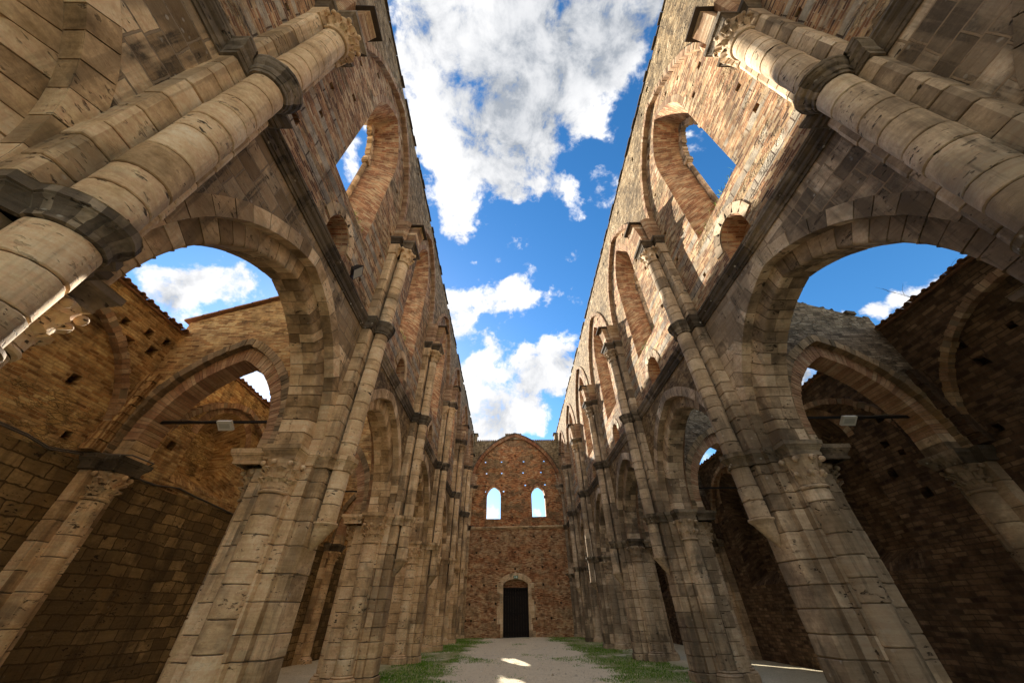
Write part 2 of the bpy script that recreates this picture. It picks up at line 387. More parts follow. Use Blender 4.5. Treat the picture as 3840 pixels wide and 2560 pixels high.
def moulding(mb, path, closed, prof, f3, mat, tone=None, wear=.004):
    """sweep a profile [(z, outset)] along a plan path"""
    rows = []
    for z, r in prof:
        o = offset(path, r, closed)
        rows.append([f3(d+random.uniform(-wear,wear)*.5, y+random.uniform(-wear,wear)*.5, z+random.uniform(-wear,wear)*.5) for d, y in o])
    tn = [random.random() for _ in path] if tone is None else tone
    for i, (a, b) in enumerate(zip(rows, rows[1:])): mb.strip(a, b, mat, closed, tn, va=prof[i][0], vb=prof[i+1][0])
def courses(mb, path, closed, z0, z1, f3, mat, hs=(.27,.42), gap=.017, jo=.005, groups=None, smooth=False, core='mortar', bias=None):
    """stacked stone courses with a recessed mortar joint between them"""
    z = z0; n = len(path); fixed = groups
    inn = offset(path, -.026, closed)
    mb.strip([f3(d, y, z0) for d, y in inn], [f3(d, y, z1) for d, y in inn], core, closed)
    while z < z1-1e-6:
        h = random.uniform(*hs); h = z1-z if z1-z-h < hs[0]*.7 else h
        o = offset(path, random.uniform(-jo,jo), closed)
        if fixed: groups = fixed
        else:
            groups = [0]
            for _ in range(n-1): groups.append(groups[-1]+(random.random() < .38))
        ct = random.random(); tg = {}; tones = [tg.setdefault(g, .3*ct+.7*random.random()) for g in groups]
        if smooth: tones = [.30+.70*q for q in tones]
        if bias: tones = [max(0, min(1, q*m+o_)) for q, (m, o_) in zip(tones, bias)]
        za = z+gap*.5; zb = z+h-gap*.5
        b = min(.010, h*.1); ob = offset(path, -.010, closed)
        wv = lambda L, z_, a: [f3(d+random.uniform(-a,a), y+random.uniform(-a,a), z_+random.uniform(-a,a)) for d, y in L]
        rows = [wv(ob, za, .004), wv(o, za+b, .003), wv(o, zb-b, .003), wv(ob, zb, .004)]
        for a, c in zip(rows, rows[1:]): mb.strip(a, c, mat, closed, tones, smooth)
        rec = [[f3(d, y, za) for d, y in inn], rows[0]]; mb.strip(rec[0], rec[1], mat, closed, tones)
        rec = [rows[3], [f3(d, y, zb) for d, y in inn]]; mb.strip(rec[0], rec[1], mat, closed, tones)
        z += h
def arc(cd, cy, r, a0, a1, n=14):
    return [(cd+r*math.cos(R(a0+(a1-a0)*i/n)), cy+r*math.sin(R(a0+(a1-a0)*i/n))) for i in range(n+1)]
def lathe(mb, prof, cd, cy, f3, mat, a0=0, a1=360, n=20, tone=.5, smooth=True):
    rows = [[f3(d, y, z) for d, y in arc(cd, cy, r, a0, a1, n)] for r, z in prof]
    for a, b in zip(rows, rows[1:]): mb.strip(a, b, mat, False, tone, smooth)
def leaf(mb, cd, cy, ang, r0, r1, z0, z1, wdt, curl, f3, mat, tone):
    """one capital leaf hugging the bell and curling over at its tip, with thickness"""
    rows = []; back = []; N = 7
    for i in range(N+1):
        q = i/N
        if q < .7: rr = r0+(r1-r0)*(q/.7)**1.6+.012; z = z0+(z1-z0)*(q/.7)
        else:
            a = (q-.7)/.3*math.pi*1.15
            rr = r1+.012+curl*math.sin(a); z = z1+curl*.75*(1-math.cos(a))*.0+curl*.55*math.sin(a*.9)-curl*(1-math.cos(a))*.5
        ww = wdt*(.75+.45*math.sin(math.pi*min(1, q*1.15)))*(1-.35*max(0, q-.75)/.25)
        for store, th in ((rows,.0), (back,-.04)):
            row = []
            for j in range(-2, 3):
                s_ = j/2*ww/2; lift = .018*(1-abs(j)/2)+(.012 if j in (-2,2) and i > 2 else 0)
                ra = rr+lift+th
                da = s_/max(.05, ra)
                row.append(f3(cd+ra*math.cos(ang+da), cy+ra*math.sin(ang+da), z-(.012*abs(j) if q > .6 else 0)))
            store.append(row)
    for S_ in (rows, back):
        for a, b in zip(S_, S_[1:]): mb.strip(a, b, mat, tone=tone, smooth=True)
    for k in (0, -1): mb.strip([r[k] for r in rows], [r[k] for r in back], mat, tone=tone)
    mb.strip(rows[-1], back[-1], mat, tone=tone)
def ball(mb, c, r, f3, mat, tone):
    n = 7; rows = []
    for i in range(n+1):
        th = math.pi*i/n
        rows.append([f3(c[0]+r*math.sin(th)*math.cos(2*math.pi*j/8), c[1]+r*math.sin(th)*math.sin(2*math.pi*j/8), c[2]+r*math.cos(th)) for j in range(9)])
    for a, b in zip(rows, rows[1:]): mb.strip(a, b, mat, tone=tone, smooth=True)
def leaf_capital(cd, cy, r, z0, h, facing, f3, mat, style=0, ck=1.0):
    """bell, neck ring, two tiers of curling leaves, corner volutes"""
    mb = MB(); tn = random.uniform(.45,.75); a0 = facing-105; a1 = facing+105; R1 = r*1.5
    lathe(mb, [(r,z0), (r+.035,z0+.01), (r+.045,z0+.035), (r+.03,z0+.06), (r+.004,z0+.075)], cd, cy, f3, mat, a0, a1, 20, tn)
    lathe(mb, [(r,z0+.07), (r*1.03,z0+h*.4), (r*1.16,z0+h*.7), (R1,z0+h)], cd, cy, f3, mat, a0, a1, 20, tn)
    fa = R(facing)
    if style == 0:
        for k in (-2,-1,0,1,2): leaf(mb, cd, cy, fa+k*R(42), r, r*1.12, z0+.08, z0+h*.46, r*.72/ck, .10*ck, f3, mat, tn)
        for k in (-1.5,-.5,.5,1.5): leaf(mb, cd, cy, fa+k*R(48), r*1.05, r*1.26, z0+h*.3, z0+h*.76, r*.66/ck, .105*ck, f3, mat, tn)
    else:
        for k in (-1.5,-.5,.5,1.5):
            a = fa+k*R(44); ball(mb, (cd+r*1.33*math.cos(a), cy+r*1.33*math.sin(a), z0+h*.45), .05, f3, mat, tn)
            leaf(mb, cd, cy, a, r, r*1.12, z0+.08, z0+h*.42, r*.6, .05, f3, mat, tn)
    for k in (-1.9,-.95,0,.95,1.9):
        a = fa+k*R(46)
        ball(mb, (cd+(R1+.035)*math.cos(a), cy+(R1+.035)*math.sin(a), z0+h*.87), .062 if style else .055, f3, mat, tn)
    return mb

# ------------------------------------------------------------------ dimensions (metres; d = distance from the nave's axis)
B0, BAY = 1.73, 6.0
DW, DO = 4.87, 5.87                  # nave wall: inner and outer face
ZI0, ZI1 = 4.07, 4.36                # impost
ZS0, ZS1 = 7.94, 8.32                # upper string course
ZN, ZC, ZA = 11.19, 11.82, 12.14     # upper capital: neck, bell top, abacus top
DA, DAO, ZAW = 9.80, 10.60, 7.74     # aisle outer wall faces and top
YE = 37.45                           # end wall
Y0W, NB = -10.27, 7                  # walls start behind the camera
def py(i): return B0+BAY*i
IMP_PROF = [(ZI0-.004,-.02), (ZI0,.03), (ZI0+.05,.035), (ZI0+.055,.02), (ZI0+.10,.035), (ZI0+.15,.065), (ZI0+.175,.09), (ZI0+.19,.09), (ZI0+.2,.11), (ZI1,.115), (ZI1,-.05)]
STR_PROF = [(ZS0,-.02), (ZS0,.03), (ZS0+.06,.04), (ZS0+.065,.055), (ZS0+.10,.07), (ZS0+.17,.075), (ZS0+.21,.11), (ZS0+.25,.13), (ZS0+.29,.13), (ZS0+.31,.148), (ZS1-.02,.148), (ZS1+.05,.0)]
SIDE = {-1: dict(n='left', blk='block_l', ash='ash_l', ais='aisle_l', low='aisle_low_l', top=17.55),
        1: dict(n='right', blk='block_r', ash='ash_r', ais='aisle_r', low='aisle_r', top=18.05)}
ORD = {-1:'behind the camera', 0:'nearest the camera', 1:'second', 2:'third', 3:'fourth', 4:'fifth', 5:'sixth', 6:'last, against the end wall'}

# ------------------------------------------------------------------ piers
def make_pier(s, i):
    yc = py(i); C = SIDE[s]; mat = C['blk']
    f3 = lambda d, y, z: (s*d, y, z)
    where = {-1:'behind the camera', 0:'cropped at the photo edge', 1:'rising from the bottom edge', 2:'second uncropped one along', 3:'third uncropped one along', 4:'fourth uncropped one along', 5:'fifth uncropped one along', 6:'sunk into the end wall'}[i]
    root = thing('stone_pier', 'clustered %s pier of the %s arcade, %s' % ('cream stone' if s < 0 else 'grey stone', C['n'], where), 'pier', (s*5.36, yc, 0), 'piers of the %s arcade' % C['n'])
    # plan of the core below the impost, clockwise seen from the nave (path walks with the outside on its left)
    half = [(4.62,.29), (4.67,.34), (DW-.01,.34), (DW,.47), (5.07,.47), (5.07,.60), (5.65,.60), (5.65,.47), (DO,.47), (DO,.38), (6.10,.38)]
    plan = [(d, yc-y) for d, y in reversed(half)]+[(d, yc+y) for d, y in half]
    plan = plan[::-1]
    # keep outside on the left
    ar = sum(plan[k-1][0]*plan[k][1]-plan[k][0]*plan[k-1][1] for k in range(len(plan)))
    if ar > 0: plan = plan[::-1]
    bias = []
    for k in range(len(plan)):                   # dark staining on nave-side pilaster faces; aisle faces darker, arch sides paler
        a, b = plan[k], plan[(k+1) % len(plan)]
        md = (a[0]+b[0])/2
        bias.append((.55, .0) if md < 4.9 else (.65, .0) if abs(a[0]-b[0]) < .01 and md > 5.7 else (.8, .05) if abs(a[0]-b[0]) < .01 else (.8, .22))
    mb = MB()
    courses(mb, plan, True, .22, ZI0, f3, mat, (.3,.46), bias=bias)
    courses(mb, offset(plan, .05, True), True, -.05, .22, f3, mat, (.2,.3))
    mb.build('pier_core', root)
    # impost: one moulding that wraps the whole cluster
    RS = .25 if i == 0 else .21; CS = 4.45 if i == 0 else 4.47
    sh = arc(CS, yc, RS, 290, 70, 16)
    ih = [(4.62,.36), (DW,.36), (DW,.47), (5.07,.47), (5.07,.85), (5.65,.85), (5.65,.47), (DO,.47), (DO,.62), (6.42,.62)]
    p = sh[::-1]+[(d, yc-y) for d, y in ih]+[(d, yc+y) for d, y in reversed(ih)]
    ar = sum(p[k-1][0]*p[k][1]-p[k][0]*p[k-1][1] for k in range(len(p)))
    if ar > 0: p = p[::-1]
    mb = MB(); moulding(mb, p, True, IMP_PROF, f3, 'mould' if False else 'impost' if (s > 0 or i < 1) else mat, wear=.013)
    mb.face([f3(d, y, ZI1-.003) for d, y in offset(p, .12, True)], mat)
    mb.build('impost', root)
    # half columns on the two arch sides and towards the aisle
    for (cd, cy, fa, st) in ((5.36, yc-.60, -90, 1 if s > 0 else 0), (5.36, yc+.60, 90, 0), (6.12, yc, 0, 0)):
        r = .235; ph = arc(cd, cy, r, fa+100, fa-100, 18)
        mb = MB()
        courses(mb, ph, False, .30, ZI0-.62, f3, mat, (.3,.55), groups=[0]*len(ph), smooth=True)
        lathe(mb, [(r+.13,-.02), (r+.13,.16), (r+.10,.17), (r+.115,.2), (r+.09,.235), (r+.03,.25), (r+.06,.275), (r+.03,.30), (r-.01,.305)], cd, cy, f3, mat, fa-100, fa+100, 18, .7)
        hc = mb.build('half_column', root)
        leaf_capital(cd, cy, r, ZI0-.62, .62, fa, f3, mat, st, .62 if i == 0 else .85).build('capital', hc)
    # vault shaft: corbel, shaft, ring, capital, springer
    r = RS; ph = arc(CS, yc, r, 295, 65, 26)
    mb = MB()
    if i == 0 and s < 0:
        courses(mb, ph, False, 2.2, ZI0, f3, mat, (.3,.55), groups=[0]*len(ph), smooth=True)
    else:
        courses(mb, ph, False, 3.06, ZI0, f3, mat, (.28,.42), groups=[0]*len(ph), smooth=True)
    courses(mb, ph, False, ZI1, ZS0, f3, mat, (.26,.62), groups=[0]*len(ph), smooth=True)
    courses(mb, ph, False, ZS1, ZN, f3, mat, (.26,.55), groups=[0]*len(ph), smooth=True)
    vs = mb.build('vault_shaft', root)
    mb = MB(); lathe(mb, [(r-.02,3.06), (r+.045,3.06), (r+.05,3.03), (r+.02,3.0), (r*.95,2.96), (r*.62,2.76), (r*.3,2.63), (.015,2.56)], CS, yc, f3, mat, 60, 300, 20, .5)
    # the cone leans back into the pier
    mb.v = [(x+s*(.15*max(0, min(1, (3.0-z)/.44))), y, z) for x, y, z in mb.v]
    mb.build('corbel', vs)
    leaf_capital(CS, yc, r, ZN, ZC-ZN, 180, f3, mat, 0 if (i+s) % 2 else 1).build('capital', vs)
    # flat pilaster behind the shaft
    pw = .46; pl = [(DW+.05, yc+pw), (4.66, yc+pw), (4.62, yc+pw-.05), (4.62, yc-pw+.05), (4.66, yc-pw), (DW+.05, yc-pw)]
    pl2 = [(DW+.05, yc+.34), (4.67, yc+.34), (4.62, yc+.29), (4.62, yc-.29), (4.67, yc-.34), (DW+.05, yc-.34)]
    pl = pl[::-1]; pl2 = pl2[::-1]
    if (offset(pl, .1, False)[2][0] > 4.62): pl = pl[::-1]; pl2 = pl2[::-1]
    plw = pl if i == 0 else [(d, yc+(y-yc)*.92) for d, y in pl]
    mb = MB(); courses(mb, plw, False, ZI1, ZS0, f3, mat, (.28,.5)); courses(mb, plw, False, ZS1, ZN+.2, f3, mat, (.28,.5))
    pil = mb.build('pilaster', root)
    for sg in (-1, 1):
        mb = MB(); cy = yc+sg*.34; tn = .6
        mb.prism([(4.60,cy-.12), (4.60,cy+.12), (DW,cy+.12), (DW,cy-.12)], lambda a, b: f3(a, b, ZN+.2), lambda a, b: f3(a-.06*(a < 4.7), yc+(b-yc)*1.06, ZC), mat, tn)
        for q in (-.07,.07):
            ball(mb, (4.555, cy+q, ZC-.11), .055, f3, mat, tn)
            leaf(mb, 4.82, cy+q, math.pi, .21, .23, ZN+.24, ZN+.42, .11, .04, f3, mat, tn)
        mb.build('pilaster_capital', pil)
    # abacus
    ab = [(DW+.05, yc-.47), (4.60, yc-.47), (4.60, yc-.27), (4.18, yc-.27), (4.18, yc+.27), (4.60, yc+.27), (4.60, yc+.47), (DW+.05, yc+.47)]
    if offset(ab, .1, False)[3][0] > 4.18: ab = ab[::-1]
    mb = MB(); moulding(mb, ab, False, [(ZC-.004,-.2), (ZC,.0), (ZC+.06,.01), (ZC+.065,.03), (ZC+.13,.04), (ZC+.2,.09), (ZC+.215,.12), (ZA,.125), (ZA+.004,-.1)], f3, 'mould', wear=.01)
    mb.build('abacus', vs)
    # broken vault springer in brick
    mb = MB()
    top = ZA+1.12+random.uniform(-.12,.12)
    lean = random.uniform(.10,.2)
    fr = [(4.24-lean*q*q, ZA+(top-ZA)*q) for q in [k/8 for k in range(9)]]
    for k in range(14):                          # brick courses of the main rib
        q0, q1 = k/14, (k+1)/14
        za, zb = ZA+(top-ZA)*q0+.004, ZA+(top-ZA)*q1-.004
        df = 4.24-lean*q0*q0+random.uniform(-.008,.008); db = 4.24-lean*q1*q1
        stone = random.random() < .2
        mb.prism([(df,yc-.25), (df,yc+.25), (DW+.05,yc+.25), (DW+.05,yc-.25)], lambda a, b: f3(a, b, za), lambda a, b: f3(a-(df-db)*(a < 4.5), b, zb), mat if stone else 'brickblk', random.random())
        for sg in (-1, 1):                       # diagonal rib stubs on either side
            o = .06*q0
            mb.prism([(4.50-o,yc+sg*.27), (4.43-o,yc+sg*(.36+o)), (4.55-o,yc+sg*(.47+o)), (DW+.05,yc+sg*(.47+o)), (DW+.05,yc+sg*.27)], lambda a, b: f3(a, b, za), lambda a, b: f3(a-.005, b, zb), 'brickblk', random.random())
    mb.prism([(4.0-lean*.3,yc-.33), (4.0-lean*.3,yc+.33), (DW+.05,yc+.36), (DW+.05,yc-.36)], lambda a, b: f3(a, b, top), lambda a, b: f3(a, b, top+.05), 'slab')
    mb.build('vault_springer', vs)
    return root
M['brickblk'] = stone_mat('springer_brick', [(0,(.13,.065,.04)), (.35,(.30,.175,.10)), (.7,(.42,.275,.165)), (1,(.54,.43,.29))], stain_amt=.55, stain_lo=.52, pit=.4, lichen=.1)
for s in (-1, 1):
    for i in range(-1, 7): make_pier(s, i)

# ------------------------------------------------------------------ nave walls
PUT = [(.75,9.3), (.8,11.4), (1.3,12.6), (1.55,15.2), (4.3,15.55), (4.85,14.0), (5.25,12.2), (5.3,10.6), (.9,13.9), (4.75,9.0), (2.1,15.9), (3.9,16.0), (1.0,10.35), (1.7,13.6)]
def make_nave_wall(s):
    C = SIDE[s]; f = lambda d: (lambda y, z: (s*d, y, z)); f3 = lambda a, b, d: (s*d, a, b)
    root = thing('nave_wall', 'roofless brick and stone clerestory wall on the %s, %s' % (C['n'], 'in shade, with pale stone arches below' if s < 0 else 'sunlit along its top, with grey stone arches below'), 'wall', (s*5.37, 13.7, 0), 'nave walls')
    top = C['top']
    for i in range(-2, 6):
        ya, yb = py(i), py(i+1); c = (ya+yb)/2
        yA, yB = ya, min(yb, YE+.3) if i == 5 else yb
        w1, h1 = 2.53, 3.10; w2, h2 = 2.15, 2.70
        # spandrel wall towards the nave
        mb = MB()
        low = [(yA,ZI1)]+parch(c, w1, h1, ZI1, 0, 16)+[(yB,ZI1)]
        hs = []
        patch(mb, low+[(yB,ZS0+.2), (yA,ZS0+.2)], hs, f(DW), C['ash'] if i < 1 else 'rubble_dark')
        mb.build('spandrel_wall', root)
        # the arch of this bay: outer order, inner order, aisle order
        mb = MB(); voussoirs(mb, c, w1, h1, ZI1, .30, DW-.012, 5.08, f3, C['blk'], 12)
        ao = mb.build('arch', root)
        mb = MB(); voussoirs(mb, c, w2, h2, ZI1, .42, 5.08, 5.63, f3, C['blk'], 15, split=True, round_edge=.07)
        mb.build('inner_order', ao)
        mb = MB(); voussoirs(mb, c, w1, h1, ZI1, .30, DO+.012, 5.64, f3, 'brickblk', 26, jr=.012, jd=.012)
        mb.build('aisle_order', ao)
        # aisle-side face and outside of the clerestory
        wc = c+.11
        A = jit(opening(wc, 1.05, 10.1, 14.25, 1.95), .012)
        Bq = opening(wc, .66, 10.75, 14.1, 1.5)
        mb = MB()
        patch(mb, [(yA,ZI1)]+parch(c, w1, h1, ZI1, 0, 16)+[(yB,ZI1), (yB,top), (yA,top)], [Bq], f(DO), 'rubble')
        mb.build('outer_face', root)
        # clerestory wall inside the wall rib, with window, niche and putlog holes
        n1 = jit([(wc+.07-.47,8.1), (wc+.07-.47,8.85)]+[(wc+.07-.47*math.cos(math.pi*k/10), 8.85+.55*math.sin(math.pi*k/10)) for k in range(1,10)]+[(wc+.07+.47,8.85), (wc+.07+.47,8.1)], .01)
        n2 = [(wc+.07+(y-wc-.07)*.8, z-.06 if z > 8.5 else z+.25) for y, z in n1]
        holes = [A, n1]; small = []
        for y, z in PUT:
            yy = ya+y+random.uniform(-.12,.12); zz = z+random.uniform(-.1,.1)
            if random.random() < .92: small.append(hole(yy, zz, random.uniform(.06,.1)))
        mb = MB()
        patch(mb, [(yA,ZS0), (yB,ZS0), (yB,top-.6), (yA,top-.6)], holes+small, f(DW), 'brick')
        for q in small:
            reveal(mb, q, q, f(DW), f(DW+.35), 'brick', .35); mb.face([f(DW+.35)(*p) for p in q], 'slab')
        mb.build('clerestory_wall', root)
        mb = MB(); reveal(mb, A, Bq, f(DW), f(DO), 'jamb', 1.0)
        # brick lining ring round the window head
        voussoirs(mb, wc, 1.055, 1.95, 14.25, .2, DW-.004, DW+.09, f3, 'brickblk', 20, gap=.003, jr=.004, jd=.003, core=None, back=False)
        wnd = mb.build('window', root)
        # what is left of the stone tracery on the outside edge
        mb = MB()
        fr = [p for p in Bq if True]
        for side in (1, -1):
            pts = [(wc+side*.63, 10.8+k*.32+random.uniform(-.02,.02)) for k in range(11)]
            for k, ((y0, z0), (y1, z1)) in enumerate(zip(pts, pts[1:])):
                if side < 0 and k > 7: continue
                mb.prism(arc(0, 0, .075, 0, 360, 8)[:-1], lambda a, b: f3(y0+a, z0+.006, 5.72+b), lambda a, b: f3(y1+a, z1-.006, 5.72+b), C['blk'], random.random())
            mb.box(f3(wc+side*.6, 14.12, 5.72), (.11,.12,.09), C['blk'])
        ar = parch(wc, .66, 1.5, 14.12, 0, 10)
        for k, (y, z) in enumerate(ar):
            if random.random() < (.75 if y > wc-.1 else .45):
                kk = random.uniform(.06,.13)
                mb.box(f3(y-(.05 if y > wc else -.05), z-.05, 5.73), (.09,kk,.08), C['blk'], rot=Matrix.Rotation(random.uniform(-.5,.5), 3, 'X'))
        mb.build('tracery_stub', wnd)
        mb = MB(); reveal(mb, n1, n2, f(DW), f(DW+.55), 'jamb', .55)
        patch(mb, n2, [], f(DW+.55), 'jamb')
        if i < 3:                                # dressed stones round the niche head
            for k in range(7):
                an = math.pi*(k+.5)/7
                cy, cz = wc+.07-.62*math.cos(an), 8.85+.70*math.sin(an)
                mb.box(f3(cy, cz, DW+.02), (.05,.155,.135), C['blk'], rot=Matrix.Rotation(s*0+(an-math.pi/2)*(-1), 3, 'X'))
        mb.build('niche', root)
        # wall rib and the broken web above it
        wr, hr, zr = 2.5, 3.75, 13.05
        rb = parch(c, wr, hr, zr, .15, 18)
        mb = MB(); voussoirs(mb, c, wr, hr, zr, .18, 4.69, DW+.02, f3, 'brickblk', 46, gap=.004, jr=.008, jd=.012, back=False)
        mb.build('wall_rib', root)
        mb = MB()
        tl = []; y = yB
        while y > yA+.15:
            tl.append((y, top+random.uniform(-.06,.04))); y -= random.uniform(.25,.6)
        tl.append((yA, top))
        tl[0] = (yB, top)
        hs = [hole(random.uniform(ya+.3,yb-.3), random.uniform(16.95,top-.3), random.uniform(.05,.09)) for _ in range(4)]
        hs = [h for h in hs if not inside((h[0][0],h[0][1]), rb) and h[0][1] > 16.95]
        web = [(yA,12.9), (c-wr-.15,12.9)]+rb+[(c+wr+.15,12.9), (yB,12.9)]+tl
        patch(mb, web, hs, f(4.77), 'rubble')
        for q in hs:
            reveal(mb, q, q, f(4.77), f(5.0), 'rubble', .25); mb.face([f(5.0)(*p) for p in q], 'slab')
        mb.strip([f(4.77)(*p) for p in rb], [f(DW+.01)(*p) for p in rb], 'rubble')
        mb.strip([f(4.77)(*p) for p in tl], [f(DO)(*p) for p in tl], 'rubble')
        mb.build('upper_masonry', root)
    # stone string course that breaks forward round every pilaster and shaft
    path = [(DW, Y0W)]
    for i in range(-1, 7):
        yc = py(i); pw = .46 if i == 0 else .423
        path += [(DW,yc-pw), (4.62,yc-pw), (4.62,yc-.17)]+arc(4.45 if i == 0 else 4.47, yc, .25 if i == 0 else .21, 310, 50, 14)[1:-1]+[(4.62,yc+.17), (4.62,yc+pw), (DW,yc+pw)]
    path = [p for p in path if p[1] < YE+.2]
    # cut long runs so that single stones show
    pp = [path[0]]
    for a, b in zip(path, path[1:]):
        L = math.hypot(b[0]-a[0], b[1]-a[1])
        if L > 1.5:
            k = int(L/.8)
            for q in range(1, k): pp.append((a[0]+(b[0]-a[0])*q/k, a[1]+(b[1]-a[1])*q/k))
        pp.append(b)
    if offset(pp, .1, False)[0][0] > DW: pp = pp[::-1]
    mb = MB(); moulding(mb, pp, False, STR_PROF, f3=lambda d, y, z: (s*d, y, z), mat='mould', wear=.014)
    mb.build('string_course', root)
    # capping slabs along the top
    mb = MB(); y = Y0W
    while y < YE:
        l = random.uniform(.25,.6); z = top+random.uniform(-.035,.03)
        if random.random() < .12: y += l; continue
        x0, x1 = 4.71+random.uniform(-.03,.02), DO+.08
        mb.box((s*(x0+x1)/2, y+l/2, z+.03), ((x1-x0)/2, l/2-.006, .028), 'slab'); y += l
    mb.build('wall_capping', root)
for s in (-1, 1): make_nave_wall(s)

# ------------------------------------------------------------------ aisle outer walls
AH_L = [(6.07,5.5), (6.66,4.55), (5.2,6.6), (4.3,5.2), (8.9,5.2), (3.6,6.2), (6.05,7.1), (6.6,7.2), (6.35,6.75), (6.95,6.9), (7.1,7.3), (2.6,2.9), (5.5,2.6)]
AH_R = [(6.14,5.88), (6.83,4.62), (8.85,5.85), (8.93,4.86), (9.5,4.5), (9.02,3.89), (9.17,5.19), (5.3,6.2), (4.0,5.0), (6.2,6.35), (2.9,6.4), (5.0,3.2)]
def make_aisle_wall(s):
    C = SIDE[s]; f = lambda d: (lambda y, z: (s*d, y, z)); f3 = lambda a, b, d: (s*d, a, b)
    root = thing('aisle_wall', 'outer wall of the %s aisle, %s' % (C['n'], 'ochre brick and stone with a cable across it' if s < 0 else 'dark brown brick in deep shade'), 'wall', (s*10.2, 13.7, 0), 'aisle walls')
    for i in range(-2, 6):
        ya, yb = py(i), py(i+1); c = (ya+yb)/2
        if i == 5: yb = YE+.3
        win = i >= 1
        hs = [hole(y+BAY*0, z, random.uniform(.07,.12)) for y, z in (AH_L if s < 0 else AH_R) if ya+.3 < y < yb-.3]
        if i > 1: hs = [hole(ya+y, z, .07) for y, z in ((.8,5.2), (1.0,3.4), (4.9,5.0), (5.1,3.1))]
        wc = c-.28 if s < 0 else c+.35
        z0 = 4.45 if s < 0 else 2.4
        A = jit(opening(wc, 1.02, z0, 5.75, 1.1), .012); Bq = opening(wc+.1, .62, z0+.5, 5.6, .75)
        if win: hs = [h for h in hs if not inside(h[0], A) and not inside(h[2], A)]
        mb = MB()
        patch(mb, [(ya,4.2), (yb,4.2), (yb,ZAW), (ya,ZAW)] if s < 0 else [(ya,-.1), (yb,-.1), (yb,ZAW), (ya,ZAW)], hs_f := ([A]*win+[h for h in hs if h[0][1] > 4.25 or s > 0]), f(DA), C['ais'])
        if s < 0:
            lw = [h for h in hs if h[2][1] < 4.1]
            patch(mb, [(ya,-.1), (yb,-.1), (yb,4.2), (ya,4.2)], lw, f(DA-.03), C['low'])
            mb.face([f(DA-.03)(ya,4.2), f(DA-.03)(yb,4.2), f(DA)(yb,4.2), f(DA)(ya,4.2)], C['low'], [(0,0), (6,0), (6,.03), (0,.03)])
            hs_f = hs_f+lw
        for q in hs_f:
            if q is A: continue
            reveal(mb, q, q, f(DA-.03), f(DA+.3), C['ais'], .3); mb.face([f(DA+.3)(*p) for p in q], 'slab')
        patch(mb, [(ya,-.1), (yb,-.1), (yb,ZAW), (ya,ZAW)], [], f(DAO), 'rubble')
        mb.face([f(DA)(ya,ZAW), f(DA)(yb,ZAW), f(DAO)(yb,ZAW), f(DAO)(ya,ZAW)], C['ais'], [(0,0), (6,0), (6,.8), (0,.8)])
        mb.build('wall_face', root)
        if win:
            mb = MB(); reveal(mb, A, Bq, f(DA), f(DA+.7), C['ais'], .7); patch(mb, Bq, [], f(DA+.7), C['ais'])
            voussoirs(mb, wc, 1.03, 1.1, 5.75, .24, DA-.012, DA+.1, f3, 'brickblk', 14, gap=.004, core=None, back=False)
            mb.build('blind_window', root)
        mb = MB(); voussoirs(mb, c, 2.42, 2.62, ZI1+.05, .17, DA-.17, DA+.02, f3, C['blk'] if False else 'brickblk', 34, gap=.005, jr=.012, jd=.02, back=False)
        mb.build('wall_rib', root)
        # ragged springers of the lost aisle vault
        mb = MB()
        for yy, sg in ((ya+.55,1), (yb-.55,-1)):
            for k in range(9):
                q = k/9; o = .5*(1-q)**.5
                mb.box((s*(DA-.12+random.uniform(-.03,.03)), yy-sg*.1, 4.5+k*.22), (.13+.1*q,.2*(1-q)+.07,.1), C['ais'], rot=Matrix.Rotation(random.uniform(-.12,.12), 3, 'Z'))
        mb.build('vault_springer', root)
    # responds
    for i in range(-1, 7):
        yc = py(i)
        if i == 6: yc -= .1
        pl = [(DA+.05,yc-.42), (9.55,yc-.42), (9.55,yc+.42), (DA+.05,yc+.42)]
        if offset(pl, .1, False)[1][0] > 9.55: pl = pl[::-1]
        mb = MB(); courses(mb, pl, False, -.05, ZI0, f3=lambda d, y, z: (s*d, y, z), mat=C['blk'], hs=(.3,.5))
        ph = arc(9.5, yc, .21, 285, 75, 16)
        if offset(ph, .1, False)[8][0] > ph[8][0]: ph = ph[::-1]
        courses(mb, ph, False, .25, ZI0-.55, lambda d, y, z: (s*d, y, z), C['blk'], (.35,.6), groups=[0]*len(ph), smooth=True)
        lathe(mb, [(.34,-.02), (.34,.14), (.29,.17), (.26,.22), (.2,.25)], 9.5, yc, lambda d, y, z: (s*d, y, z), C['blk'], 80, 280)
        rp = mb.build('respond', root)
        leaf_capital(9.5, yc, .21, ZI0-.55, .55, 180, lambda d, y, z: (s*d, y, z), C['blk'], 0).build('capital', rp)
        im = [(DA+.05,yc-.47), (9.55,yc-.47), (9.55,yc-.3), (9.2,yc-.3), (9.2,yc+.3), (9.55,yc+.3), (9.55,yc+.47), (DA+.05,yc+.47)]
        if offset(im, .1, False)[3][0] > 9.2: im = im[::-1]
        mb = MB(); moulding(mb, im, False, IMP_PROF, lambda d, y, z: (s*d, y, z), 'mould'); mb.build('impost', rp)
    # tiles along the top: a row of half-round ends
    mb = MB(); y = Y0W
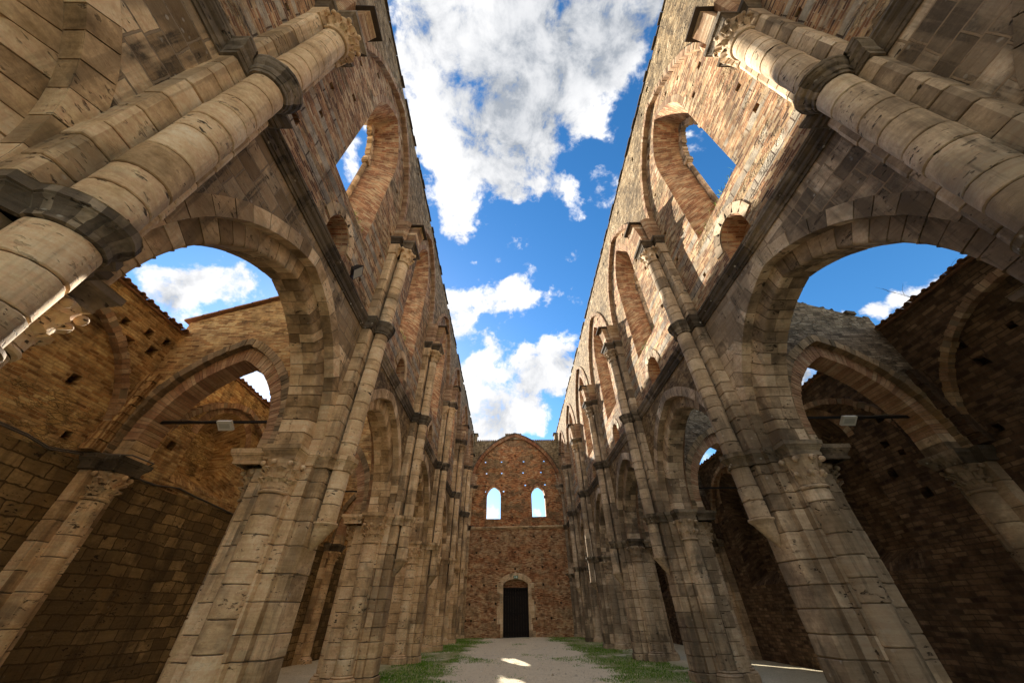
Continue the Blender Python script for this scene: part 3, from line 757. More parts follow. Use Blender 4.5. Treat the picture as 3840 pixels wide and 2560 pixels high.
    while y < YE:
        z = ZAW+.05+random.uniform(-.015,.015); x0 = DA-.14+random.uniform(-.04,.03)
        for r_, off, up in ((.065,0,1), (.055,.115,0)):
            A = [(s*x0, y+off+r_*math.cos(a), z+(r_*math.sin(a) if up else -.0*math.sin(a)+.02)) for a in [math.pi*k/6 for k in range(7)]]
            Bp = [(s*(DAO+.1), p[1], p[2]-.16) for p in A]
            tn = random.random(); mb.strip(A, Bp, 'tile', tone=tn)
            A2 = [(p[0], p[1], p[2]-.022) for p in A]; mb.strip(A, A2, 'tile', tone=tn)
        mb.box((s*(DA+.37), y+.11, z-.03), (.44,.112,.022), 'tile'); y += .23
    mb.build('roof_tiles', root)
for s in (-1, 1): make_aisle_wall(s)

# ------------------------------------------------------------------ arches across the aisles
def make_aisle_arch(s, i):
    C = SIDE[s]; yc = py(i)
    f = lambda y: (lambda d, z: (s*d, y, z)); f3 = lambda a, b, y: (s*a, y, b)
    pos = {-1:'behind the camera', 0:'beside the camera', 1:'nearest, carrying the white lamp bar', 2:'second beyond the lamp', 3:'third beyond the lamp', 4:'fourth beyond the lamp', 5:'farthest, by the end wall'}[i]
    root = thing('aisle_arch', 'pointed brick arch across the %s aisle, %s' % (C['n'], pos), 'arch', (s*7.8, yc, 0), 'arches across the %s aisle' % C['n'])
    c = 7.78; w1, h1, w2, h2 = 1.72, 2.62, 1.40, 2.22; ZQ = 4.76
    zt = lambda d: 9.85-(d-DO)*.42
    top = [(d, zt(d)+random.uniform(-.03,.03)) for d in [DA+.02-(DA+.02-DO)*k/10 for k in range(11)]]
    sp = [(DO,ZI1), (c-w1-.05,ZI1)]+parch(c, w1, h1, ZQ, .05, 14)+[(c+w1+.05,ZI1), (DA,ZI1)]
    mat = C['ais'] if s < 0 else 'rubble_r'
    mb = MB()
    for yy in (yc-.42, yc+.42): patch(mb, sp+top, [], f(yy), mat)
    mb.strip([f(yc-.42)(*p) for p in top], [f(yc+.42)(*p) for p in top], mat)
    mb.build('gable_wall', root)
    mb = MB(); voussoirs(mb, c, w1, h1, ZQ, .2, yc-.44, yc+.44, f3, 'brickblk3', 30, gap=.006, jr=.01, jd=.012)
    for sg in (-1, 1):
        for k in range(5): mb.box((s*(c+sg*(w1+.12)), yc, ZI1+.04+k*.08), (.12+random.uniform(-.008,.008),.44+random.uniform(-.01,.01),.036), 'brickblk3')
    ar = mb.build('arch', root)
    mb = MB(); voussoirs(mb, c, w2, h2, ZQ, .36, yc-.27, yc+.27, f3, 'brickblk2', 34, gap=.006, jr=.006, jd=.008)
    for sg in (-1, 1):
        for k in range(2): mb.box((s*(c+sg*(w2+.2)), yc, ZI1+.1+k*.2), (.2+random.uniform(-.006,.006),.27+random.uniform(-.006,.006),.094), C['blk'])
    mb.build('inner_order', ar)
    mb = MB(); d = DO
    while d < DA:
        l = random.uniform(.3,.5); z0, z1 = zt(d)+.04, zt(min(d+l, DA+.1))+.04
        tn = random.random(); e = .52
        if s < 0:
            P = [(d,z0), (d+l+.04,z1-.01), (d+l+.04,z1+.045), (d,z0+.045)]
            mb.prism(P, f(yc-e), f(yc+e), 'tile', tn)
        else:
            for k in range(4):
                mb.box((s*(d+l/2+random.uniform(-.1,.1)), yc+random.uniform(-.38,.38), (z0+z1)/2-.02+random.uniform(-.02,.03)), (random.uniform(.07,.14), random.uniform(.08,.16), random.uniform(.03,.06)), 'rubble_r', rot=Matrix.Rotation(random.uniform(0,3), 3, 'Z'))
        d += l
    mb.build('wall_capping', root)
    return root
M['brickblk2'] = stone_mat('aisle_arch_brick', [(0,(.20,.10,.06)), (.4,(.38,.215,.125)), (.7,(.47,.30,.18)), (1,(.53,.40,.26))], stain_amt=.35, stain_lo=.54, pit=.3, lichen=.1)
M['brickblk3'] = stone_mat('mossy_arch_brick', [(0,(.10,.075,.045)), (.4,(.25,.185,.11)), (.7,(.36,.25,.145)), (1,(.47,.36,.22))], stain_amt=.6, stain_lo=.48, pit=.3, lichen=.3)
M['rubble_r'] = brick_mat('grey_brown_rubble', [(0,(.08,.06,.04)), (.5,(.24,.18,.12)), (1,(.36,.29,.2))], (.13,.10,.065), bw=.24, bh=.075, rubble=1.0, rub_pal=[(0,(.07,.05,.035)), (.5,(.25,.19,.125)), (1,(.40,.33,.24))], rub_lo=.5, stain_amt=.55)
for s in (-1, 1):
    for i in range(-1, 6): make_aisle_arch(s, i)

def tube(mb, pts, r, mat, n=6):
    rows = []
    for k, p in enumerate(pts):
        p = Vector(p); a = Vector(pts[max(0, k-1)]); b = Vector(pts[min(len(pts)-1, k+1)]); t = (b-a).normalized()
        u = t.cross(Vector((0,0,1)))
        if u.length < .05: u = t.cross(Vector((1,0,0)))
        u.normalize(); v = u.cross(t)
        rr = r[k] if isinstance(r, list) else r
        rows.append([p+u*rr*math.cos(2*math.pi*j/n)+v*rr*math.sin(2*math.pi*j/n) for j in range(n+1)])
    for a, b in zip(rows, rows[1:]): mb.strip(a, b, mat, smooth=True)
# iron tie bars, one through each aisle arch
for s in (-1, 1):
    for i in range(0, 6):
        mb = MB(); yc = py(i)
        mb.box((s*7.78, yc-.05, 5.28), (1.46,.022,.028), 'iron')
        o = mb.build('tie_bar')
        pos = {0:'beside the camera', 1:'carrying the white lamp', 2:'second arch along', 3:'third arch along', 4:'fourth arch along', 5:'farthest arch'}[i]
        tag(o, 'thin dark iron tie bar across the %s aisle arch, %s' % (SIDE[s]['n'], pos), 'tie bar', 'tie bars of the aisle arches')
def lamp_bar(s, d):
    root = thing('hanging_lamp', 'flat white lamp hanging from the iron bar in the %s aisle' % SIDE[s]['n'], 'lamp', (s*d, 7.62, 5.2), 'white lamps on the tie bars')
    rt = Matrix.Rotation(R(-38), 3, 'X')
    mb = MB(); c = Vector((s*d, 7.6, 5.16))
    mb.box(c, (.17,.12,.03), 'white', .5, rt); mb.build('housing', root)
    mb = MB()
    nrm = rt @ Vector((0,0,-1)); mb.box(c+nrm*.029, (.125,.06,.006), 'glass', .5, rt); mb.build('glass_pane', root)
    mb = MB()
    mb.box(c+Vector((0, .03, .075)), (.03,.012,.06), 'white')
    mb.build('bracket', root)
    mb = MB(); x1 = s*9.15
    tube(mb, [(c.x, 7.63, 5.24), (c.x+(x1-c.x)*.05, 7.65, 5.325), (c.x+(x1-c.x)*.4, 7.665, 5.30), (c.x+(x1-c.x)*.7, 7.66, 5.335), (x1, 7.68, 5.32)], .011, 'cable'); mb.build('cable', root)
lamp_bar(-1, 7.47); lamp_bar(1, 7.50)
def floodlight(y, d, z, scale, label):
    root = thing('floodlight', label, 'lamp', (-d, y, z), 'black floodlights on the left string course')
    rt = Matrix.Rotation(R(25), 3, 'Z') @ Matrix.Rotation(R(35), 3, 'Y')
    mb = MB(); c = Vector((-d+.1, y, z+.2)); k = scale
    # tapered housing
    fr = [Vector((.06*k, a*.19*k, b*.16*k)) for a, b in ((-1,-1), (1,-1), (1,1), (-1,1))]
    bk = [Vector((-.10*k, a*.11*k, b*.09*k)) for a, b in ((-1,-1), (1,-1), (1,1), (-1,1))]
    F = [c+rt @ p for p in fr]; Bk = [c+rt @ p for p in bk]
    mb.strip(F, Bk, 'black', True); mb.face(Bk, 'black'); mb.face(F, 'black')
    mb.build('housing', root)
    mb = MB(); mb.face([c+rt @ (p*Vector((1,.86,.84)) if False else Vector((p.x+.004, p.y*.86, p.z*.84))) for p in fr], 'glass'); mb.build('glass_pane', root)
    mb = MB(); mb.box((-d+.02, y, z+.06), (.03*k,.02*k,.1*k), 'black'); mb.build('bracket', root)
floodlight(5.75, 4.74, 8.34, 1.0, 'black floodlight on the left string course beside the nearest niche')
floodlight(20.6, 4.74, 8.34, 1.0, 'small black floodlight far along the left string course')

# cables along the left aisle wall
mb = MB()
for off in (0, .04):
    tube(mb, [(-DA+.07-off, y, z+off) for y, z in ((1.9,4.5), (3.5,4.42), (5.0,4.33), (5.74,4.3), (6.1,4.28), (6.55,4.2), (6.9,4.27), (7.2,4.33))]+[(-9.02, 7.45, 4.40), (-9.0, 8.0, 4.4)]+[(-DA+.06-off, y, z) for y, z in ((8.35,4.25), (9.07,4.24), (9.8,4.36), (10.4,4.31), (10.9,4.29), (12.5,4.2))], .016, 'cable')
tag(mb.build('electric_cable'), 'grey electric cable sagging along the left aisle wall', 'cable')

# ------------------------------------------------------------------ end wall
def make_end_wall():
    root = thing('end_wall', 'tall red brown brick end wall with two pointed windows and a dark door', 'wall', (0, YE, 0))
    f = lambda y: (lambda x, z: (x, y, z)); f3 = lambda a, b, y: (a, y, b)
    X = lambda rel: rel-XL
    zs = 8.12
    l1 = opening(X(-1.70), .71, 8.95, 11.15, 1.0); l2 = opening(X(2.92), .69, 9.12, 11.12, 1.0)
    l1 = jit(l1, .02); l2 = jit(l2, .02)
    bright = [(-2.66,14.56), (-.90,14.58), (1.52,14.6), (3.76,14.62), (-2.5,13.35), (-.87,13.37), (1.43,13.4), (3.35,13.43), (1.62,12.12), (3.7,12.15), (-2.5,11.5), (-.66,11.52)]
    dark = [(-2.52,12.47), (-2.6,12.05), (-.87,12.18), (.6,15.3), (-.18,14.55), (.72,13.75), (1.1,11.27), (3.6,11.0), (3.9,10.2), (.2,9.15), (.28,8.4)]
    kx = lambda px: (1600+px/3.5641-1920)/1275
    low = [(-2.85,7.3),(-1.2,7.3),(.42,7.32),(2.3,7.4),(4.0,7.35),(-3.2,6.1),(-1.0,6.1),(.45,6.1),(1.8,6.1),(3.7,6.2),(-3.6,4.75),(-1.28,4.78),(.45,4.8),(1.87,4.82),(2.95,4.9),(4.2,4.87),(-3.5,3.53),(-2.4,3.6),(-1.3,3.53),(2.0,3.55),(2.95,3.6),(4.3,3.6),(-3.6,2.25),(-1.32,2.27),(2.1,2.3),(4.42,2.28),(-3.85,1.12),(-3.4,1.12),(-1.38,1.18),(2.2,1.22),(3.5,1.25)]
    small = [[(X(x)-.075,z-.06), (X(x)+.075,z-.06), (X(x)+.075,z+.06), (X(x)-.075,z+.06)] for x, z in bright]
    up = lambda q: [(x+x*.024, z+(z-1.6)*.026) for x, z in q]
    hd = [hole(X(x), z, .085) for x, z in dark+low]
    door = [(X(-.66),-.1), (X(-.66),3.5)]+[(X(.45)-1.11*math.cos(math.pi*k/12), 3.5+.52*math.sin(math.pi*k/12)) for k in range(1,12)]+[(X(1.56),3.5), (X(1.56),-.1)]
    cA = X(.58); wA, hA, zA = 4.72, 6.2, 11.2
    archin = parch(cA, wA, hA, zA, 0, 26)
    mb = MB()
    # lower wall, brown; upper wall, red inside the blind arch
    lowholes = [h for h in hd if h[2][1] < zs-.1 and not (door[0][0]-.35 < h[0][0] < door[-1][0]+.35 and h[0][1] < 4.3)]
    outer = [(-10.7,-.1), (door[0][0],-.1)]+door[1:-1]+[(door[-1][0],-.1), (10.7,-.1), (10.7,zs), (-10.7,zs)]
    patch(mb, outer, lowholes, f(YE), 'brown')
    # slanting aisle ends
    for sg in (-1, 1): patch(mb, [(sg*10.7,zs), (sg*5.0,zs), (sg*5.0,9.85), (sg*10.7,zs+.02)], [], f(YE), 'brown')
    upholes = [l1, l2]+small+[h for h in hd if h[0][1] > zs]
    tp = 16.95
    patch(mb, [(-5.3,zs), (5.3,zs), (5.3,zA), (cA+wA,zA)]+archin[::-1][1:-1]+[(cA-wA,zA), (-5.3,zA)], [h for h in upholes if h is l1 or h is l2 or inside(h[0], archin+[]) or h[0][1] < zA], f(YE+.06), 'red')
    mb.build('wall_face', root)
    mb = MB()
    tl = []; x = 5.3
    while x > -5.3: tl.append((x, tp+random.uniform(-.03,.03))); x -= random.uniform(.25,.5)
    tl.append((-5.3,tp))
    ext = parch(cA, wA, hA, zA, .25, 26)
    # masonry outside the arch, in two pieces left and right of the crown
    m0 = [p for p in ext if p[0] <= cA and p[1] < tp]; m1 = [p for p in ext if p[0] > cA and p[1] < tp]
    tL = [p for p in tl if p[0] < m0[-1][0]]; tR = [p for p in tl if p[0] > m1[0][0]]
    oh = [h for h in small if not inside(h[0], archin) and h[0][1] > zA]
    patch(mb, [(-5.3,zA)]+m0+tL, [h for h in oh if h[0][0] < 0], f(YE-.12), 'rubble')
    patch(mb, m1+[(5.3,zA)]+tR, [h for h in oh if h[0][0] > 0], f(YE-.12), 'rubble')
    for h in oh: reveal(mb, h, up(h), f(YE-.12), f(YE+.9), 'rubble', 1)
    mb.strip([f(YE-.12)(*p) for p in tL], [f(YE+.9)(*p) for p in tL], 'rubble'); mb.strip([f(YE-.12)(*p) for p in tR], [f(YE+.9)(*p) for p in tR], 'rubble')
    mb.build('upper_masonry', root)
    mb = MB(); voussoirs(mb, cA, wA, hA, zA, .36, YE-.17, YE+.12, f3, 'redblk', 70, gap=.006, jr=.012, jd=.012)
    # thin stone hood over the brick ring
    voussoirs(mb, cA, wA+.36, hA+.36, zA, .1, YE-.22, YE, f3, 'mould', 40, gap=.004, jr=.01, jd=.012, core=None)
    mb.build('blind_arch', root)
    # thickness: back face, jambs
    mb = MB()
    patch(mb, outer[:-2]+[(10.7,tp), (-10.7,tp)] if False else [(-10.7,-.1), (10.7,-.1), (10.7,8.1), (5.3,9.9), (5.3,tp), (-5.3,tp), (-5.3,9.9), (-10.7,8.1)], [l1, l2]+[up(q) for q in small], f(YE+.9), 'rubble')
    mb.build('outer_face', root)
    for q in (l1, l2):
        mb = MB(); reveal(mb, q, q, f(YE+.06), f(YE+.9), 'jamb', .85)
        cx = (q[0][0]+q[-1][0])/2
        voussoirs(mb, cx, .705, 1.0, q[1][1], .17, YE+.05, YE+.12, f3, 'redblk', 9, gap=.004, core=None, back=False)
        mb.build('window', root)
    mb = MB()
    for q in small:
        if q not in oh: reveal(mb, q, up(q), f(YE+.06), f(YE+.9), 'jamb', .9)
    for q in [h for h in hd if h not in small]:
        reveal(mb, q, q, f(YE+(.06 if q[0][1] > zs else 0)), f(YE+.4), 'jamb', .35); mb.face([f(YE+.4)(*p) for p in q], 'slab')
    mb.build('putlog_hole', root)
    # string course
    mb = MB()
    rows = [[(x, YE-o, z+random.uniform(-.008,.008)+x*.012) for x in [-5+k*.5 for k in range(21)]] for z, o in ((8.02,-.02), (8.03,.05), (8.12,.08), (8.15,.19), (8.26,.20), (8.29,-.08))]
    for a, b in zip(rows, rows[1:]): mb.strip(a, b, 'block_l', tone=[.5+.5*random.random() for _ in range(21)])
    mb.build('string_course', root)
    # little stub left on the crown and tiles along the top
    mb = MB(); mb.box((X(.43), YE+.3, 17.42), (.92,.4,.3), 'rubble')
    for k in range(9): mb.prism(arc(0,0,.1,0,180,5), lambda a, b: (X(-.42)+k*.21+a, YE-.16, 17.72+b), lambda a, b: (X(-.42)+k*.21+a, YE+.8, 17.72+b), 'tile')
    x = -5.2
    while x < 5.2:
        if not (m0[-1][0]-.2 < x < m1[0][0]+.2): mb.prism(arc(0,0,.09,0,180,5), lambda a, b: (x+a, YE-.18, tp+.02+b), lambda a, b: (x+a, YE+.95, tp-.02+b), 'tile')
        x += .24
    mb.build('wall_capping', root)
    for sg in (-1, 1):                          # broken corner stubs rising at either end
        mb = MB(); mb.box((sg*4.75, YE+.2, 17.25), (.3,.4,.5), 'rubble'); mb.box((sg*4.7, YE+.2, 17.8), (.38,.45,.04), 'slab'); mb.build('corner_stub', root)
    # doorway
    mb = MB(); cx = X(.45)
    for k in range(9):
        a0, a1 = math.pi*(k/9), math.pi*((k+1)/9)
        def q(r, a): return (cx-(1.11+r)*math.cos(a), 3.5+(.52+r)*math.sin(a)*(1 if True else 1))
        g = .006
        P = [q(0,a0+g), q(.02,(a0+a1)/2-.0) if False else q(0,(a0+a1)/2), q(0,a1-g), q(.46,a1-g), q(.46,(a0+a1)/2), q(.46,a0+g)]
        if 1 <= k <= 7: mb.prism(P, f(YE-.03+random.uniform(-.006,.006)), f(YE+.5), 'block_l', random.random()*.4+.6)
    z = 0
    k = 0
    while z < 3.75:
        h = random.uniform(.3,.45); h = min(h, 3.75-z)
        for sg in (-1, 1):
            wd = random.choice((.22,.3,.52,.55))
            mb.box((cx+sg*(1.11+wd/2), YE+.22, z+h/2), (wd/2,.25+random.uniform(0,.012),h/2-.005), 'block_l', random.random()*.4+.55)
        z += h
    mb.build('door_surround', root)
    mb = MB(); patch(mb, [(cx-1.11,3.32), (cx+1.11,3.32)]+[(cx+1.11*math.cos(math.pi*k/12), 3.5+.52*math.sin(math.pi*k/12)) for k in range(0,13)], [], f(YE+.42), 'brown')
    mb.box((cx, YE+.3, 3.34), (1.11,.12,.06), 'wood'); mb.build('door_tympanum', root)
    mb = MB()
    for sg in (-1, 1):
        for k in range(5):
            mb.box((cx+sg*(.115+k*.218), YE+.36+random.uniform(-.004,.004), 1.65), (.106,.03,1.63), 'wood')
        for z in (.35,1.6,2.9): mb.box((cx+sg*.55, YE+.32, z), (.53,.02,.06), 'wood')
    dr = mb.build('door', root)
    mb = MB()
    for sg in (-1, 1): mb.box((cx+sg*.16, YE+.29, 1.5), (.03,.02,.09), 'iron')
    mb.box((cx+.02, YE+.28, 1.62), (.28,.015,.02), 'iron'); mb.build('handle', dr)
    return root
M['redblk'] = stone_mat('red_voussoir_brick', [(0,(.12,.045,.025)), (.4,(.27,.10,.045)), (.7,(.36,.16,.075)), (1,(.42,.25,.14))], stain_amt=.45, stain_lo=.5, pit=.3, lichen=.1)
make_end_wall()

# exit sign over the door: running figure, arrow, doorway
root = thing('exit_sign', 'small green exit sign with white running figure above the dark door', 'sign', (.48-XL, YE-.1, 4.05))
mb = MB(); mb.box((.48-XL, YE-.1, 4.16), (.20,.04,.105), 'green'); mb.build('sign_panel', root)
mb = MB(); yv = YE-.143; ox = .48-XL
def shp(P): mb.prism(P, lambda a, b: (ox+a, yv, 4.16+b), lambda a, b: (ox+a, yv+.012, 4.16+b), 'signwhite')
shp([(.06,-.085), (.13,-.085), (.13,.08), (.06,.08)])
shp([(-.005,-.02), (.02,-.02), (.02,.06), (-.005,.06)]); shp([(-.03,-.02), (.045,-.02), (.008,-.075)])
shp([(-.10,.0), (-.06,-.01), (-.07,.05), (-.11,.05)]); shp([(-.11,-.08), (-.085,-.08), (-.07,.0), (-.09,.0)]); shp([(-.15,-.05), (-.12,-.06), (-.08,.0), (-.1,.01)])
shp([(-.15,.02), (-.11,.03), (-.11,.05), (-.15,.04)]); shp([(-.07,.03), (-.035,.01), (-.03,.025), (-.065,.05)])
shp(arc(-.08, .068, .016, 0, 330, 8)); mb.build('pictogram', root)
mb = MB(); mb.box((.42-XL, YE-.04, 4.42), (.01,.04,.15), 'signwhite'); mb.build('cable', root)

# ------------------------------------------------------------------ ground and grass
def ground_mat():
    m, t, b = new_mat('pale_gravel_with_moss')
    P = t.node('ShaderNodeNewGeometry').outputs['Position']
    n1 = t.noise(P, .6, 6, .6); n2 = t.noise(P, 5, 6, .7); n3 = t.noise(P, 60, 4, .8)
    v = t.node('ShaderNodeTexVoronoi'); t.put(v.inputs['Vector'], P); v.inputs['Scale'].default_value = 28
    c = t.stops(t.math('ADD', t.math('MULTIPLY', n2.outputs[0], .5), t.math('MULTIPLY', v.outputs['Color'], .5)), [(0,(.38,.31,.21)), (.5,(.70,.60,.43)), (1,(.85,.76,.59))])
    sx = t.node('ShaderNodeSeparateXYZ'); t.put(sx.inputs[0], P)
    ax = t.math('ABSOLUTE', t.math('ADD', sx.outputs[0], .15))
    g = t.math('ADD', t.math('MULTIPLY', t.ramp(ax, 1.9, 3.6), .75), t.math('MULTIPLY', t.math('SUBTRACT', n1.outputs[0], .5), 1.7))
    g = t.math('ADD', g, t.math('MULTIPLY', t.math('SUBTRACT', n2.outputs[0], .5), .8))
    g = t.math('MULTIPLY', t.ramp(g, .36, .72), t.ramp(ax, 6.6, 5.0, .25, 1.0))
    c = t.mix(t.math('MULTIPLY', g, .85), c, t.mix(n3.outputs[0], (.10,.125,.022), (.30,.31,.10)))
    damp = t.ramp(n1.outputs[0], .58, .72)
    c = t.mix(t.math('MULTIPLY', damp, .25), c, (.14,.11,.07))
    bp = t.node('ShaderNodeBump'); bp.inputs['Strength'].default_value = .7; bp.inputs['Distance'].default_value = .03
    t.put(bp.inputs['Height'], t.math('ADD', v.outputs['Distance'], n2.outputs[0])); t.put(b.inputs['Normal'], bp.outputs[0]); t.put(b.inputs['Base Color'], c)
    return m
def blade_mat():
    m, t, b = new_mat('short_grass')
    tn = t.node('ShaderNodeAttribute', attribute_name='tone').outputs['Fac']
    t.put(b.inputs['Base Color'], t.stops(tn, [(0,(.05,.14,.012)), (.5,(.14,.28,.022)), (.85,(.25,.38,.04)), (1,(.38,.36,.13))]))
    b.inputs['Roughness'].default_value = .6
    return m
M['pebble'] = stone_mat('gravel_stone', [(0,(.30,.25,.18)), (.5,(.58,.51,.39)), (1,(.80,.73,.60))], stain_amt=.1, pit=0)
M['ground'] = ground_mat(); M['blade'] = blade_mat()
mb = MB()
xs = [-400,-60,-20]+[-11+k*.5 for k in range(45)]+[20,60,400]; ys = [-400,-60,-15]+[k*.6-4 for k in range(80)]+[60,150,600]
from mathutils import noise as mn
gz = lambda x, y: (.05*mn.noise(Vector((x*.35,y*.35,0)))+.02*mn.noise(Vector((x*1.4,y*1.4,3)))) if abs(x) < 10 and -4 < y < 40 else -.02
idx = {(a,b): mb.pt((x, y, gz(x,y))) for a, x in enumerate(xs) for b, y in enumerate(ys)}
for a in range(len(xs)-1):
    for b in range(len(ys)-1): mb.fi([idx[a,b], idx[a+1,b], idx[a+1,b+1], idx[a,b+1]], 'ground', [(0,0)]*4, .5, True)
o = mb.build('ground'); o['kind'] = 'structure'
mb = MB(); rnd = random.Random(3)
def grassy(x, y):
    ax = abs(x+.15); e = max(0, min(1, (ax-1.75)/1.5))
    return 1.0*e-.25*(ax < 1.8)+1.7*mn.noise(Vector((x*.55, y*.42, 7.7)))+.8*mn.noise(Vector((x*1.7, y*1.7, 1.3)))-.42
cnt = 0
while cnt < 36000:
    x = rnd.uniform(-5.4,5.6); y = 11.5+26*rnd.random()**1.6
    g = grassy(x, y)
    if g < 0 or rnd.random() > g*1.25+.03: continue
    cnt += 1
    hgt = rnd.uniform(.012,.045)*(1.0+.5*min(1, g)); a = rnd.uniform(0, 6.28); w = rnd.uniform(.004,.009)*(1+y/22); lx, ly = rnd.uniform(-.03,.03), rnd.uniform(-.03,.03)
    z = gz(x, y)
    mb.face([(x-w*math.cos(a), y-w*math.sin(a), z-.005), (x+w*math.cos(a), y+w*math.sin(a), z-.005), (x+lx, y+ly, z+hgt)], 'blade', None, rnd.random()*.8+(.2 if rnd.random() < .1 else 0))
o = mb.build('grass'); o['kind'] = 'stuff'; o['label'] = 'patches of short green grass along both sides of the gravel floor'

mb = MB()
for _ in range(5200):
    y = 11.5+24*rnd.random()**1.8; x = rnd.gauss(-.1, 2.1)
    if abs(x) > 5.2: continue
    r = rnd.uniform(.008,.026)*(1+1.6*(rnd.random() < .05)); z = gz(x, y); a = rnd.random()*6.28
    P = [(x+r*math.cos(a+k*1.571)*rnd.uniform(.7,1.3), y+r*math.sin(a+k*1.571)*rnd.uniform(.7,1.3), z-.004) for k in range(4)]
    T = (x+rnd.uniform(-.3,.3)*r, y+rnd.uniform(-.3,.3)*r, z+r*rnd.uniform(.4,.9)); tn = rnd.random()
    for k in range(4): mb.face([P[k], P[(k+1) % 4], T], 'pebble', None, tn)
o = mb.build('gravel_stones'); o['kind'] = 'stuff'; o['label'] = 'loose pale gravel stones scattered over the nave floor'
# tufts on sills and wall tops
def tuft(name, pts, label, n=60, hgt=.3, group='plants on the walls'):
    mb = MB()
    for _ in range(n):
        p = Vector(random.choice(pts))+Vector((random.uniform(-.06,.06), random.uniform(-.15,.15), random.uniform(-.02,.02)))
        h = hgt*random.uniform(.35,1); l = Vector((random.uniform(-.4,.4), random.uniform(-.5,.5), 1)).normalized()*h
        w = Vector((random.uniform(-1,1), random.uniform(-1,1), 0)).normalized()*.008
        mid = p+l*.6+Vector((0,0,.02)); tip = p+l+Vector((random.uniform(-.05,.05), random.uniform(-.05,.05), -.03))
        mb.face([p-w, p+w, mid+w*.7, mid-w*.7], 'blade', None, random.random()); mb.face([mid-w*.7, mid+w*.7, tip], 'blade', None, random.random())
    tag(mb.build(name), label, 'plant', group)
for s in (-1, 1):
    for i, q in ((0,'nearest'), (1,'second')):
        c = py(i)+3.1
        tuft('wall_plant', [(s*(DW+.02+k*.06), c-.9+1.8*random.random(), 10.14+k*.035) for k in range(9) for _ in (0,1)], 'thin green grass growing on the sill of the %s window on the %s' % (q, SIDE[s]['n']), 90, .28)
for i in (1, 2):
    tuft('wall_plant', [(6.2+k*.35, py(i)+random.uniform(-.35,.3), 9.85-(.33+k*.35)*.42+.05) for k in range(10)], 'small green weeds along the sloping top of the %s right aisle arch' % ('nearest' if i == 1 else 'second'), 80, .14)

# bare tree beyond the right aisle wall, its twig tips showing over the tiles
root = thing('bare_tree', 'leafless tree behind the right aisle wall with thin dark twigs', 'tree', (13.2, 7.4, 0))
mb = MB(); rt = random.Random(11)
tube(mb, [(13.2,7.4,-.1), (13.15,7.3,2), (13.2,7.1,4.2), (13.0,6.9,6.2), (12.6,6.6,7.8)], [.2,.17,.14,.1,.06], 'bark', 8); mb.build('trunk', root)
mb = MB()
def twig(p, d, l, r, dep):
    pts = [p]; q = Vector(p); dd = Vector(d).normalized()
    for _ in range(5):
        dd = (dd+Vector((rt.uniform(-.25,.25), rt.uniform(-.25,.25), rt.uniform(-.15,.2)))).normalized(); q = q+dd*l/5; pts.append(tuple(q))
    tube(mb, pts, [r*(1-.14*k) for k in range(6)], 'bark', 5)
    if dep > 0:
        for k in (2,3,4,5):
            nd = (dd+Vector((rt.uniform(-.9,.9), rt.uniform(-.9,.9), rt.uniform(-.4,.6)))).normalized(); twig(pts[k], nd, l*.55, r*.5, dep-1)
for p, d, l in (((12.6,6.6,7.8), (-1,.1,.1), 1.6), ((12.7,6.7,7.5), (-1,-.6,.25), 1.5), ((13.0,6.9,6.4), (-.7,-1,.6), 1.8), ((12.9,6.9,6.9), (-.6,1.2,.35), 1.8)): twig(p, d, l, .022, 2)
mb.build('crown', root)

# ------------------------------------------------------------------ camera (fitted to the photograph)
PITCH, YAW, ROLL = R(38.602), R(.619), R(-.716)
F = Vector((math.sin(YAW)*math.cos(PITCH), math.cos(YAW)*math.cos(PITCH), math.sin(PITCH)))
Rt = Vector((math.cos(YAW), -math.sin(YAW), 0)); U = Rt.cross(F)
R2 = Rt*math.cos(ROLL)+U*math.sin(ROLL); U2 = -Rt*math.sin(ROLL)+U*math.cos(ROLL)
cd = bpy.data.cameras.new('camera'); cam = bpy.data.objects.new('camera', cd); col.objects.link(cam)
cam.matrix_world = Matrix(((R2.x,U2.x,-F.x,-XL), (R2.y,U2.y,-F.y,0), (R2.z,U2.z,-F.z,1.6), (0,0,0,1)))
cd.sensor_width = 36; cd.lens = 1275.04/3840*36; cd.clip_start = .05; cd.clip_end = 2000
sc.camera = cam
def pix(px, py_):                      # direction of a point of the photograph (2352 px wide), for placing the clouds in the sky
    k = 3840/2352
    return (F+R2*((px*k-1920)/1275.04)+U2*((1280-py_*k)/1275.04)).normalized()

# ------------------------------------------------------------------ sun and sky
SUN = Vector((-1, 1.8, .91)).normalized()
sd = bpy.data.lights.new('sun', 'SUN'); so = bpy.data.objects.new('sun', sd); col.objects.link(so)
so.rotation_euler = (-SUN).to_track_quat('-Z', 'Y').to_euler(); sd.energy = 3.4; sd.angle = R(.53); sd.color = (1,.92,.79)
w = bpy.data.worlds.new('World'); sc.world = w; w.use_nodes = True
t = NT(w.node_tree); t.n.clear()
out = t.node('ShaderNodeOutputWorld'); bg = t.node('ShaderNodeBackground'); t.l.new(bg.outputs[0], out.inputs[0])
sky = t.node('ShaderNodeTexSky', sky_type='NISHITA'); sky.sun_disc = False
sky.sun_elevation = math.asin(SUN.z); sky.sun_rotation = math.atan2(SUN.x, SUN.y); sky.air_density = 1.0; sky.dust_density = .3; sky.ozone_density = 2.0; sky.altitude = 300
D = t.node('ShaderNodeTexCoord').outputs['Generated']
